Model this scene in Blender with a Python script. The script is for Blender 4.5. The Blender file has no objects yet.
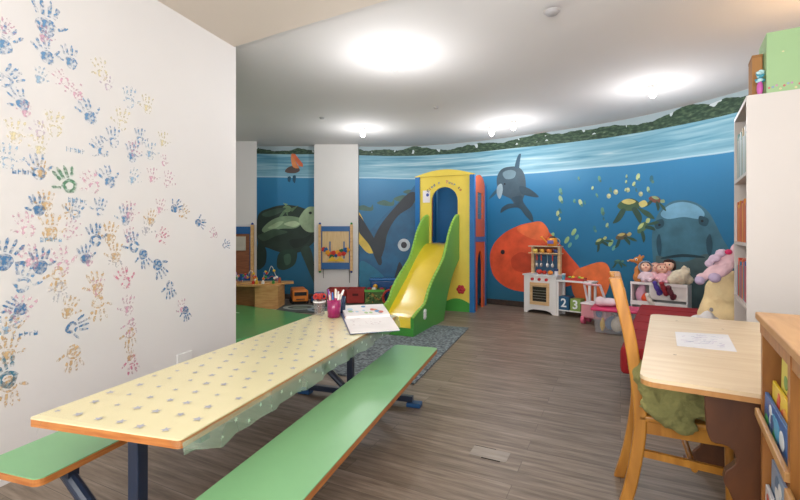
import bpy, bmesh, math, random
from mathutils import Vector, Matrix
random.seed(7)
SC = bpy.context.scene
COL = SC.collection
PI = math.pi
F = 442.0; HZ = 233.0; CH = 1.2      # focal length in pixels, horizon row, camera height
CEIL = 2.78

def at(px, py, Y):
    return Vector(((px-400)/F*Y, Y, CH-(py-HZ)/F*Y))

# ------------------------------------------------------------------ materials
def srgb(h):
    h = h.lstrip('#')
    o = []
    for i in (0, 2, 4):
        c = int(h[i:i+2], 16)/255
        o.append(c/12.92 if c <= .04045 else ((c+.055)/1.055)**2.4)
    return (o[0], o[1], o[2], 1)

MC = {}
def mat(hexc, rough=.5, metal=0, var=.06, scale=6, bump=0, alpha=1, coat=0, emit=0, trans=0, sub=0):
    key = (hexc, rough, metal, var, scale, bump, alpha, coat, emit, trans)
    if key in MC: return MC[key]
    m = bpy.data.materials.new('surface_'+hexc); m.use_nodes = True
    nt = m.node_tree; b = nt.nodes['Principled BSDF']
    c = srgb(hexc)
    tc = nt.nodes.new('ShaderNodeTexCoord')
    n = nt.nodes.new('ShaderNodeTexNoise'); n.inputs['Scale'].default_value = scale; n.inputs['Detail'].default_value = 4
    nt.links.new(tc.outputs['Object'], n.inputs['Vector'])
    r = nt.nodes.new('ShaderNodeValToRGB')
    r.color_ramp.elements[0].position = .3; r.color_ramp.elements[1].position = .7
    r.color_ramp.elements[0].color = tuple(max(0, x*(1-var)) for x in c[:3])+(1,)
    r.color_ramp.elements[1].color = tuple(min(1, x*(1+var)) for x in c[:3])+(1,)
    nt.links.new(n.outputs['Fac'], r.inputs['Fac']); nt.links.new(r.outputs['Color'], b.inputs['Base Color'])
    b.inputs['Roughness'].default_value = rough; b.inputs['Metallic'].default_value = metal
    b.inputs['Alpha'].default_value = alpha; b.inputs['Coat Weight'].default_value = coat; b.inputs['Coat Roughness'].default_value = .3
    b.inputs['Transmission Weight'].default_value = trans
    if emit:
        b.inputs['Emission Color'].default_value = c; b.inputs['Emission Strength'].default_value = emit
    if bump:
        bp = nt.nodes.new('ShaderNodeBump'); bp.inputs['Strength'].default_value = bump; bp.inputs['Distance'].default_value = .01
        n2 = nt.nodes.new('ShaderNodeTexNoise'); n2.inputs['Scale'].default_value = scale*8
        nt.links.new(tc.outputs['Object'], n2.inputs['Vector'])
        nt.links.new(n2.outputs['Fac'], bp.inputs['Height']); nt.links.new(bp.outputs['Normal'], b.inputs['Normal'])
    MC[key] = m
    return m

def wood(h1, h2, stretch=(2, 14, 14), rough=.45, scale=2.5, coat=.1):
    key = ('w', h1, h2, stretch, rough)
    if key in MC: return MC[key]
    m = bpy.data.materials.new('wood_'+h1); m.use_nodes = True
    nt = m.node_tree; b = nt.nodes['Principled BSDF']
    tc = nt.nodes.new('ShaderNodeTexCoord'); mp = nt.nodes.new('ShaderNodeMapping')
    mp.inputs['Scale'].default_value = stretch
    n = nt.nodes.new('ShaderNodeTexNoise'); n.inputs['Scale'].default_value = scale; n.inputs['Detail'].default_value = 6; n.inputs['Distortion'].default_value = .6
    r = nt.nodes.new('ShaderNodeValToRGB'); r.color_ramp.elements[0].position = .32; r.color_ramp.elements[1].position = .68
    r.color_ramp.elements[0].color = srgb(h1); r.color_ramp.elements[1].color = srgb(h2)
    nt.links.new(tc.outputs['Object'], mp.inputs['Vector']); nt.links.new(mp.outputs['Vector'], n.inputs['Vector'])
    nt.links.new(n.outputs['Fac'], r.inputs['Fac']); nt.links.new(r.outputs['Color'], b.inputs['Base Color'])
    b.inputs['Roughness'].default_value = rough; b.inputs['Coat Weight'].default_value = coat; b.inputs['Coat Roughness'].default_value = .3
    bp = nt.nodes.new('ShaderNodeBump'); bp.inputs['Strength'].default_value = .08; bp.inputs['Distance'].default_value = .004
    nt.links.new(n.outputs['Fac'], bp.inputs['Height']); nt.links.new(bp.outputs['Normal'], b.inputs['Normal'])
    MC[key] = m
    return m

def paint(hexc, cover=.5):
    """dabbed paint on a wall: speckled coverage"""
    key = ('p', hexc, cover)
    if key in MC: return MC[key]
    m = bpy.data.materials.new('dabbed_paint_'+hexc); m.use_nodes = True
    nt = m.node_tree; b = nt.nodes['Principled BSDF']
    b.inputs['Base Color'].default_value = srgb(hexc); b.inputs['Roughness'].default_value = .7
    tc = nt.nodes.new('ShaderNodeTexCoord')
    n = nt.nodes.new('ShaderNodeTexNoise'); n.inputs['Scale'].default_value = 52; n.inputs['Detail'].default_value = 5
    r = nt.nodes.new('ShaderNodeValToRGB')
    r.color_ramp.elements[0].position = .62-cover*.35; r.color_ramp.elements[1].position = .72-cover*.2
    r.color_ramp.elements[0].color = (0, 0, 0, 1); r.color_ramp.elements[1].color = (.68, .68, .68, 1)
    nt.links.new(tc.outputs['Object'], n.inputs['Vector']); nt.links.new(n.outputs['Fac'], r.inputs['Fac'])
    nt.links.new(r.outputs['Color'], b.inputs['Alpha'])
    MC[key] = m
    return m

# ------------------------------------------------------------------ mesh helpers
class MB:
    def __init__(s): s.bm = bmesh.new(); s.mi = 0
    def _fin(s, geom, M=None, mi=0):
        vs = [g for g in geom if isinstance(g, bmesh.types.BMVert)]
        if M is not None: bmesh.ops.transform(s.bm, matrix=M, verts=vs)
        fs = set(f for v in vs for f in v.link_faces)
        for f in fs: f.material_index = mi
        return vs
    def box(s, x0, x1, y0, y1, z0, z1, mi=0, rot=None, piv=None, bev=0):
        g = bmesh.ops.create_cube(s.bm, size=1)['verts']
        c = Vector(((x0+x1)/2, (y0+y1)/2, (z0+z1)/2))
        M = Matrix.Translation(c) @ Matrix.Diagonal((x1-x0, y1-y0, z1-z0, 1))
        if rot is not None:
            p = Vector(piv) if piv is not None else c
            M = Matrix.Translation(p) @ rot.to_4x4() @ Matrix.Translation(-p) @ M
        vs = s._fin(g, M, mi)
        if bev:
            es = set(e for v in vs for e in v.link_edges)
            r = bmesh.ops.bevel(s.bm, geom=list(es), offset=bev, segments=3, affect='EDGES', profile=.5)
            for f in r['faces']: f.material_index = mi
        return s
    def tube(s, p0, p1, r0, r1=None, seg=12, mi=0):
        p0 = Vector(p0); p1 = Vector(p1); r1 = r0 if r1 is None else r1
        d = p1-p0
        g = bmesh.ops.create_cone(s.bm, cap_ends=True, segments=seg, radius1=r0, radius2=r1, depth=d.length)['verts']
        M = Matrix.Translation((p0+p1)/2) @ Vector((0, 0, 1)).rotation_difference(d.normalized()).to_matrix().to_4x4()
        s._fin(g, M, mi); return s
    def path(s, pts, r, seg=10, mi=0):
        pts = [Vector(p) for p in pts]
        for a, b in zip(pts, pts[1:]): s.tube(a, b, r, seg=seg, mi=mi)
        for p in pts[1:-1]: s.ball(p, (r, r, r), seg=seg, mi=mi)
        return s
    def bar(s, p0, p1, w, h, mi=0, up=(0, 0, 1)):
        p0 = Vector(p0); p1 = Vector(p1); d = (p1-p0)
        x = d.normalized(); u = Vector(up); y = u.cross(x)
        if y.length < 1e-4: y = Vector((0, 1, 0)).cross(x)
        y.normalize(); z = x.cross(y)
        g = bmesh.ops.create_cube(s.bm, size=1)['verts']
        R = Matrix((x, y, z)).transposed().to_4x4()
        s._fin(g, Matrix.Translation((p0+p1)/2) @ R @ Matrix.Diagonal((d.length, w, h, 1)), mi); return s
    def ball(s, c, r, seg=14, mi=0, rot=None):
        if not hasattr(r, '__len__'): r = (r, r, r)
        g = bmesh.ops.create_uvsphere(s.bm, u_segments=seg, v_segments=max(6, seg*2//3), radius=1)['verts']
        M = Matrix.Translation(Vector(c)) @ (rot.to_4x4() if rot is not None else Matrix.Identity(4)) @ Matrix.Diagonal((r[0], r[1], r[2], 1))
        s._fin(g, M, mi); return s
    def lathe(s, c, prof, seg=20, mi=0, rot=None):
        c = Vector(c); rings = []
        for (r, z) in prof:
            ring = []
            for k in range(seg):
                a = 2*PI*k/seg
                p = Vector((r*math.cos(a), r*math.sin(a), z))
                if rot is not None: p = rot @ p
                ring.append(s.bm.verts.new(c+p))
            rings.append(ring)
        for a, b in zip(rings, rings[1:]):
            for k in range(seg):
                f = s.bm.faces.new((a[k], a[(k+1) % seg], b[(k+1) % seg], b[k])); f.material_index = mi
        return s
    def plate(s, outer, holes, f, d0, d1, mi=0):
        """2D outline (with holes) -> solid between depths d0, d1; f(a,b,d)->Vector"""
        tmp = bmesh.new(); edges = []
        for loop in [outer]+list(holes):
            vs = [tmp.verts.new((p[0], p[1], 0)) for p in loop]
            for i in range(len(vs)): edges.append(tmp.edges.new((vs[i], vs[(i+1) % len(vs)])))
        bmesh.ops.triangle_fill(tmp, use_beauty=True, edges=edges)
        vm0 = {}; vm1 = {}
        for v in tmp.verts:
            vm0[v] = s.bm.verts.new(f(v.co.x, v.co.y, d0)); vm1[v] = s.bm.verts.new(f(v.co.x, v.co.y, d1))
        for fc in tmp.faces:
            a = s.bm.faces.new([vm0[v] for v in fc.verts]); b = s.bm.faces.new([vm1[v] for v in reversed(fc.verts)])
            a.material_index = b.material_index = mi
        for e in tmp.edges:
            if len(e.link_faces) == 1:
                p, q = e.verts
                g = s.bm.faces.new((vm0[p], vm0[q], vm1[q], vm1[p])); g.material_index = mi
        tmp.free(); return s
    def build(s, name, mats, parent=None, smooth=False, bevel=0, fixn=True):
        if fixn: bmesh.ops.recalc_face_normals(s.bm, faces=s.bm.faces)
        me = bpy.data.meshes.new(name); s.bm.to_mesh(me); s.bm.free()
        if not isinstance(mats, (list, tuple)): mats = [mats]
        for m in mats: me.materials.append(m)
        if smooth:
            for p in me.polygons: p.use_smooth = True
        o = bpy.data.objects.new(name, me); COL.objects.link(o)
        if parent is not None: o.parent = parent
        if bevel:
            b = o.modifiers.new('bevel', 'BEVEL'); b.width = bevel; b.segments = 2; b.limit_method = 'ANGLE'; b.angle_limit = .7
        return o

def tag(o, label, cat, group=None):
    o['label'] = label; o['category'] = cat
    if group: o['group'] = group
    return o
def thing(name, label, cat, loc=(0, 0, 0), rz=0, group=None):
    o = bpy.data.objects.new(name, None); COL.objects.link(o)
    o.location = loc; o.rotation_euler = (0, 0, rz); o.empty_display_size = .1
    return tag(o, label, cat, group)
def structure(o):
    o['kind'] = 'structure'; return o
def kids(o): return [c for c in bpy.data.objects if c.parent is o]
def dup(o, parent=None):
    c = o.copy(); COL.objects.link(c)
    if parent is not None: c.parent = parent
    for k in kids(o): dup(k, c)
    return c
def blob(name, balls, m, parent, voxel=.012, disp=0, dscale=.05):
    b = MB()
    for it in balls:
        b.ball(it[0], it[1], seg=12, rot=it[2] if len(it) > 2 else None)
    o = b.build(name, m, parent, smooth=True)
    r = o.modifiers.new('remesh', 'REMESH'); r.mode = 'VOXEL'; r.voxel_size = voxel; r.use_smooth_shade = True
    sm = o.modifiers.new('smooth', 'SMOOTH'); sm.iterations = 4; sm.factor = .5
    if disp:
        t = bpy.data.textures.new('cloth_noise', 'CLOUDS'); t.noise_scale = dscale
        d = o.modifiers.new('displace', 'DISPLACE'); d.texture = t; d.strength = disp; d.texture_coords = 'LOCAL'
    return o
def Rz(d): return Matrix.Rotation(math.radians(d), 3, 'Z')
def Rx(d): return Matrix.Rotation(math.radians(d), 3, 'X')
def Ry(d): return Matrix.Rotation(math.radians(d), 3, 'Y')
def text_mesh(body, size, m, parent, fn, name, depth=.002):
    cu = bpy.data.curves.new(name, 'FONT'); cu.body = body; cu.size = size; cu.align_x = 'CENTER'; cu.align_y = 'CENTER'
    cu.extrude = depth; cu.resolution_u = 3; cu.offset = size*.02
    t = bpy.data.objects.new(name+'_curve', cu); COL.objects.link(t)
    me = bpy.data.meshes.new_from_object(t.evaluated_get(bpy.context.evaluated_depsgraph_get()))
    bpy.data.objects.remove(t)
    for v in me.vertices: v.co = fn(v.co)
    me.materials.clear(); me.materials.append(m)
    o = bpy.data.objects.new(name, me); COL.objects.link(o); o.parent = parent
    return o

# ------------------------------------------------------------------ the wall curve (plan view)
CTRL = [(-6.2, 8.05), (-4, 8.05), (-2.6, 8.05), (-1.2, 8.07), (-.2, 8.08), (.45, 8.0), (1.0, 7.78), (1.5, 7.5), (2.1, 7.07), (2.6, 6.68),
        (3.05, 6.24), (3.4, 5.76), (3.67, 5.22), (3.84, 4.78), (3.93, 4.5)]
def cr(p0, p1, p2, p3, t):
    return .5*((2*p1)+(-p0+p2)*t+(2*p0-5*p1+4*p2-p3)*t*t+(-p0+3*p1-3*p2+p3)*t**3)
WP = []
C_ = [Vector(p) for p in CTRL]
for i in range(1, len(C_)-2):
    for k in range(10): WP.append(cr(C_[i-1], C_[i], C_[i+1], C_[i+2], k/10))
WP.append(C_[-2]); WP.append(C_[-1])
WS = [0]
for a, b in zip(WP, WP[1:]): WS.append(WS[-1]+(b-a).length)
def wall_at(s, off=0):
    s = max(0, min(WS[-1]-1e-6, s))
    for i in range(len(WS)-1):
        if WS[i+1] >= s:
            t = (s-WS[i])/(WS[i+1]-WS[i]); p = WP[i].lerp(WP[i+1], t); d = (WP[i+1]-WP[i]).normalized()
            n = Vector((d.y, -d.x))   # towards the room
            return p+n*off
def wall_ray(px):
    r = (px-400)/F
    for i in range(len(WP)-1):
        a = WP[i].x-r*WP[i].y; b = WP[i+1].x-r*WP[i+1].y
        if a <= 0 <= b:
            t = a/(a-b); p = WP[i].lerp(WP[i+1], t)
            return WS[i]+t*(WS[i+1]-WS[i]), p.y
    return WS[-1], WP[-1].y
def sz(px, py):
    s, Y = wall_ray(px); return s, CH-(py-HZ)/F*Y

# ------------------------------------------------------------------ room shell
M_wall = mat('#dbd8d6', .8, var=.015, scale=2, bump=.03)
M_ceil = mat('#d6d3d1', .85, var=.012, scale=1.5)
M_base = wood('#2e2723', '#43372f')

def floor_mat():
    m = bpy.data.materials.new('grey_brown_planks'); m.use_nodes = True
    nt = m.node_tree; b = nt.nodes['Principled BSDF']; L = nt.links.new
    tc = nt.nodes.new('ShaderNodeTexCoord'); mp = nt.nodes.new('ShaderNodeMapping')
    mp.inputs['Rotation'].default_value = (0, 0, math.radians(26.5))
    L(tc.outputs['Object'], mp.inputs['Vector'])
    br = nt.nodes.new('ShaderNodeTexBrick')
    br.inputs['Scale'].default_value = 1; br.inputs['Brick Width'].default_value = 1.25; br.inputs['Row Height'].default_value = .125
    br.inputs['Mortar Size'].default_value = .0015; br.inputs['Bias'].default_value = 0; br.inputs['Mortar Smooth'].default_value = .2
    br.inputs['Color1'].default_value = (.2, .2, .2, 1); br.inputs['Color2'].default_value = (.8, .8, .8, 1); br.inputs['Mortar'].default_value = (0, 0, 0, 1)
    br.offset = .37
    L(mp.outputs['Vector'], br.inputs['Vector'])
    m2 = nt.nodes.new('ShaderNodeMapping'); m2.inputs['Scale'].default_value = (1.2, 14, 1)
    L(mp.outputs['Vector'], m2.inputs['Vector'])
    addv = nt.nodes.new('ShaderNodeVectorMath'); addv.operation = 'ADD'
    L(m2.outputs['Vector'], addv.inputs[0]); L(br.outputs['Color'], addv.inputs[1])
    n = nt.nodes.new('ShaderNodeTexNoise'); n.inputs['Scale'].default_value = 2.2; n.inputs['Detail'].default_value = 7; n.inputs['Roughness'].default_value = .65
    L(addv.outputs['Vector'], n.inputs['Vector'])
    r = nt.nodes.new('ShaderNodeValToRGB'); e = r.color_ramp.elements
    e[0].position = .28; e[0].color = srgb('#5c4e41'); e[1].position = .74; e[1].color = srgb('#a8998a')
    k = e.new(.5); k.color = srgb('#857667')
    L(n.outputs['Fac'], r.inputs['Fac'])
    mx = nt.nodes.new('ShaderNodeMix'); mx.data_type = 'RGBA'; mx.blend_type = 'MULTIPLY'; mx.inputs['Factor'].default_value = 1
    r2 = nt.nodes.new('ShaderNodeValToRGB'); r2.color_ramp.elements[0].color = (.45, .42, .4, 1); r2.color_ramp.elements[1].color = (1, 1, 1, 1)
    r2.color_ramp.elements[0].position = 0; r2.color_ramp.elements[1].position = .8
    k2 = r2.color_ramp.elements.new(.18); k2.color = (.84, .83, .82, 1)
    L(br.outputs['Color'], r2.inputs['Fac'])
    L(r.outputs['Color'], mx.inputs['A']); L(r2.outputs['Color'], mx.inputs['B'])
    L(mx.outputs['Result'], b.inputs['Base Color'])
    b.inputs['Roughness'].default_value = .42
    bp = nt.nodes.new('ShaderNodeBump'); bp.inputs['Strength'].default_value = .12; bp.inputs['Distance'].default_value = .004
    L(n.outputs['Fac'], bp.inputs['Height']); L(bp.outputs['Normal'], b.inputs['Normal'])
    return m

structure(MB().box(-5.6, 5, -2.4, 8.4, -.1, 0).build('floor', floor_mat()))
structure(MB().box(-5.6, 5, -2.4, 8.4, CEIL, CEIL+.1).build('ceiling', M_ceil))
# lowered strip of ceiling over the near part of the room
b = MB(); b.plate([(-1.38, 3.68), (3.2, 1.08), (3.2, -2.3), (-4.6, -2.3), (-3.3, -2.0)], [], lambda a, c, d: Vector((a, c, d)), CEIL-.03, CEIL)
structure(b.build('ceiling_strip', mat('#d6cabd', .85, var=.012, scale=1.5)))  # same white paint as the ceiling, with warm light put into its colour

TH = math.atan(140/442.)
U = Vector((math.sin(TH), math.cos(TH), 0)); V = Vector((math.cos(TH), -math.sin(TH), 0))
def uv(u, v, z=0): return U*u+V*v+Vector((0, 0, z))
LV = -2.43; LEND = 3.117
def lw(px, py):
    r = (px-400)/F
    u = (LV*(V.x-r*V.y))/(r*U.y-U.x); Y = U.y*u+V.y*LV
    return u, CH-(py-HZ)/F*Y
def thick_wall(name, p0, p1, nrm, th, z0, z1, m):
    b = MB(); p0 = Vector(p0); p1 = Vector(p1); n = Vector(nrm)*th
    b.plate([(p0.x, p0.y), (p1.x, p1.y), (p1.x+n.x, p1.y+n.y), (p0.x+n.x, p0.y+n.y)], [], lambda a, c, d: Vector((a, c, d)), z0, z1)
    return structure(b.build(name, m))
p0 = uv(-2.9, LV); p1 = uv(LEND, LV)
WL = thick_wall('wall_left', p0.xy, p1.xy, (-V.x, -V.y), .16, 0, CEIL, M_wall)
# white wall segment beside the mural and the far left side wall
b = MB(); b.plate([(-5.5, 7.62), (-2.47, 7.62), (-2.61, 8.05), (-5.5, 8.05)], [], lambda a, c, d: Vector((a, c, d)), 0, CEIL); structure(b.build('wall_back_left', M_wall))
thick_wall('wall_side_left', (-5.5, 2.4), (-5.5, 7.7), (-1, 0), .1, 0, CEIL, M_wall)
thick_wall('wall_inner_left', (-5.5, 2.45), (uv(2.2, LV-.16).x, 2.45), (0, -1), .1, 0, CEIL, M_wall)
# curved back wall
b = MB(); out = [wall_at(s, 0) for s in WS]; back = [wall_at(s, -.12) for s in WS]
b.plate([(p.x, p.y) for p in out]+[(p.x, p.y) for p in reversed(back)], [], lambda a, c, d: Vector((a, c, d)), 0, CEIL)
structure(b.build('wall_back', M_wall))
# right wall
RX = Vector((.85, -.527)).normalized(); RY = Vector((-RX.y, RX.x))
pe = Vector(WP[-1]); vr = pe.dot(RX)
thick_wall('wall_right', pe, RX*vr+RY*(-2.2), RX, .1, 0, CEIL, M_wall)
# wall behind the camera with its window opening
b = MB(); f2 = lambda a, c, d: Vector((a, d, c))
b.plate([(-4.4, 0), (2.6, 0), (2.6, CEIL), (-4.4, CEIL)], [[(-2.6, .9), (.2, .9), (.2, 2.4), (-2.6, 2.4)]], f2, -2.1, -2.0)
structure(b.build('wall_behind', M_wall))
w = MB(); w.box(-2.6, .2, -2.09, -2.05, .9, .96).box(-2.6, .2, -2.09, -2.05, 2.34, 2.4).box(-2.6, -2.54, -2.09, -2.05, .9, 2.4).box(.14, .2, -2.09, -2.05, .9, 2.4).box(-1.23, -1.17, -2.09, -2.05, .9, 2.4)
structure(w.build('window_1', mat('#f2f2f0', .4)))
# baseboard along the mural wall
b = MB(); bb = [wall_at(s, .018) for s in WS]; b2 = [wall_at(s, .0) for s in WS]
b.plate([(p.x, p.y) for p in bb]+[(p.x, p.y) for p in reversed(b2)], [], lambda a, c, d: Vector((a, c, d)), 0, .09)
structure(b.build('baseboard_back', M_base))
# white column in front of the mural
thick_wall('trim_1', (-1.53, 7.88), (-.748, 7.88), (0, 1), .16, 0, CEIL, mat('#dedbd7', .75, var=.01))

# ------------------------------------------------------------------ handprints on the left wall
def lwp(u, z, off=.002): return uv(u, LV+off, z)
def handprint(px, py, hexc, ang, sc, cover):
    u0, z0 = lw(px, py); a = math.radians(ang); H = .16*sc
    bm = MB()
    def f(x, y, d):
        X = x*math.cos(a)+y*math.sin(a); Z = -x*math.sin(a)+y*math.cos(a)
        return Vector((X*H, d, Z*H))
    def poly(pts): 
        vs = [bm.bm.verts.new(f(x, y, 0)) for x, y in pts]; bm.bm.faces.new(vs)
    jt = lambda k: random.uniform(-k, k)
    mir = random.choice((-1, 1))
    hollow = random.random() < .45
    ring = [(mir*(.27+jt(.02))*math.cos(t)*(1.05 if math.sin(t) > 0 else .85), -.2+(.27+jt(.02))*math.sin(t)) for t in [2*PI*k/14 for k in range(14)]]
    if hollow:
        inner = [(x*.5+jt(.02), -.2+(y+.2)*.5+.02) for x, y in ring]
        vo = [bm.bm.verts.new(f(x, y, 0)) for x, y in ring]; vi = [bm.bm.verts.new(f(x, y, 0)) for x, y in inner]
        for k in range(14):
            if random.random() < .12: continue
            bm.bm.faces.new((vo[k], vo[(k+1) % 14], vi[(k+1) % 14], vi[k]))
    else: poly(ring)
    for fx, fa, l in ((-.22, -24, .34), (-.08, -8, .42), (.07, 5, .44), (.2, 20, .38), (.3, 62, .3)):
        fa = math.radians(fa*mir+jt(5)); bx, by = mir*fx, .1 if abs(fa) < .8 else -.15
        d = Vector((math.sin(fa), math.cos(fa))); n = Vector((d.y, -d.x)); w = .055+jt(.01)
        p = Vector((bx, by))
        segs = [(0, .46), (.52, 1)] if random.random() < .6 else [(0, 1)]
        for t0, t1 in segs:
            q0 = p+d*l*t0; q1 = p+d*l*t1
            pts = [q0-n*w*.8, q0+n*w*.8, q0.lerp(q1, .7)+n*w, q1+n*w*.5, q1+d*.03, q1-n*w*.5, q0.lerp(q1, .7)-n*w]
            poly([(q.x, q.y) for q in pts])
    o = bm.build('handprint', paint(hexc, cover), WL, fixn=False)
    o.location = lwp(u0, z0); o.rotation_euler = (0, 0, PI/2-TH)
    o['label'] = HPN.get(hexc, 'painted')+' handprint'
    return o
BL = '#4d8fc2'; DB = '#2a78b0'; LB = '#9cc3e2'; PK = '#e9b3c9'; CR = '#de7a9c'; OC = '#dcb67c'; PY = '#f0e2b2'; GN = '#1f8b5b'; TL = '#1d7d9b'; GY = '#c6c6cf'; LI = '#dfccdf'
HPN = {BL: 'blue', DB: 'dark blue', LB: 'light blue', PK: 'pink', CR: 'crimson', OC: 'ochre', PY: 'pale yellow', GN: 'green', TL: 'teal', GY: 'grey', LI: 'lilac'}
HP = [(46,20,BL,0,1.2),(4,40,BL,20,1),(6,27,PK,20,.5),(45,52,BL,-25,.85),(44,35,PK,0,.6),(70,58,BL,-10,.8),(9,78,BL,40,.8),(40,76,LB,10,.6),(62,78,PK,-50,.6),
(101,70,PY,-20,.8),(108,84,LI,0,.6),(75,92,PK,-60,.7),(129,98,LB,0,.9),(147,105,PY,0,.8),(88,113,BL,-35,.9),(122,120,PY,0,.9),(113,138,BL,-5,.8),(140,137,BL,0,.7),
(101,148,BL,-45,.8),(163,140,PY,0,.7),(132,153,BL,0,.8),(134,150,PK,0,.7),(150,151,LB,0,.8),(108,178,BL,-30,.85),(133,177,LB,20,.7),(152,176,PK,0,.7),(168,180,PK,15,.75),
(92,183,PK,-30,.9),(67,181,GN,-25,.95),(164,161,PK,0,.5),(20,100,BL,-30,.7),(26,110,PK,0,.5),(54,125,PY,0,.9),(40,130,LI,0,.6),(15,132,PY,0,.8),(7,157,LB,0,.8),
(37,168,BL,-15,.85),(42,170,OC,5,.6),(40,146,PY,0,.7),(6,256,DB,20,1),(38,206,DB,-10,.7),(46,202,OC,0,.7),(26,226,PK,-15,.85),(50,228,OC,0,.95),(70,230,PK,20,.75),
(95,236,DB,-10,.85),(110,234,OC,5,.85),(68,212,OC,0,.6),(76,210,BL,15,.75),(100,208,BL,5,.7),(40,262,DB,0,.85),(30,258,PK,-20,.8),(61,262,PK,-20,1),(85,255,DB,-10,.7),
(89,260,PK,0,.5),(115,253,OC,0,.8),(116,262,GY,-60,.6),(24,279,BL,15,.95),(58,278,OC,180,.85),(160,207,PK,10,.7),(176,207,DB,60,.7),(183,212,OC,50,.7),(200,223,DB,100,.7),
(214,233,PK,-40,.6),(226,245,DB,80,.6),(147,227,GY,20,.8),(151,218,OC,10,.7),(161,236,CR,50,.75),(133,243,DB,-15,.85),(129,236,PK,-10,.7),(144,258,DB,160,.8),(159,268,DB,150,.9),
(96,284,OC,-10,.9),(98,288,PK,0,.7),(124,279,CR,-25,.9),(129,212,PK,0,.85),(125,216,BL,0,.8),(22,310,PK,15,.9),(16,308,DB,-60,.7),(60,291,GY,180,.7),(98,307,OC,180,.95),
(69,308,OC,20,.8),(76,326,DB,80,.8),(128,306,PK,0,.8),(131,327,PK,180,.8),(130,337,OC,180,.8),(73,357,OC,180,.95),(132,363,CR,170,.8),(130,355,OC,0,.5),(170,289,DB,170,.8),
(182,307,PK,-20,.7),(186,313,DB,165,.7),(10,330,OC,20,.8),(8,326,LB,60,.7),(8,351,OC,5,.85),(5,374,TL,-20,1),(9,390,OC,180,.9)]
for h in HP:
    cov = .85 if h[2] in (GN, DB, TL) else (.62 if h[2] in (BL, CR, OC) else .5)
    handprint(*h, cov)
def scribble(px, py, hexc, n=5):
    u0, z0 = lw(px, py); b = MB(); x = 0
    for k in range(n):
        w = .012+random.random()*.006
        b.box(x, x+.004, 0, .0006, -.012, .012+random.random()*.006); b.box(x, x+w, 0, .0006, random.choice((-.012, 0, .008)), random.choice((-.008, .012)) if 0 else .012-.008*random.random())
        x += w+.007
    o = b.build('painted_scribble', paint(hexc, .6), WL); o.location = lwp(u0, z0); o.rotation_euler = (0, 0, PI/2-TH)
for a in ((66,149,LB),(12,171,BL),(13,337,BL),(68,200,LB),(40,240,LB)): scribble(*a)
# wall socket
t = thing('wall_socket', 'small white wall socket just above the far side of the starred table', 'socket', lwp(*lw(183.5, 358)), PI/2-TH)
MB().box(-.068, .068, -.012, 0, -.04, .04, bev=.004).build('cover_plate', mat('#e4e2df', .4), t)
MB().box(-.07, .07, -.014, -.001, -.046, -.04).build('lower_rim', mat('#33373c', .5), t)
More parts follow.
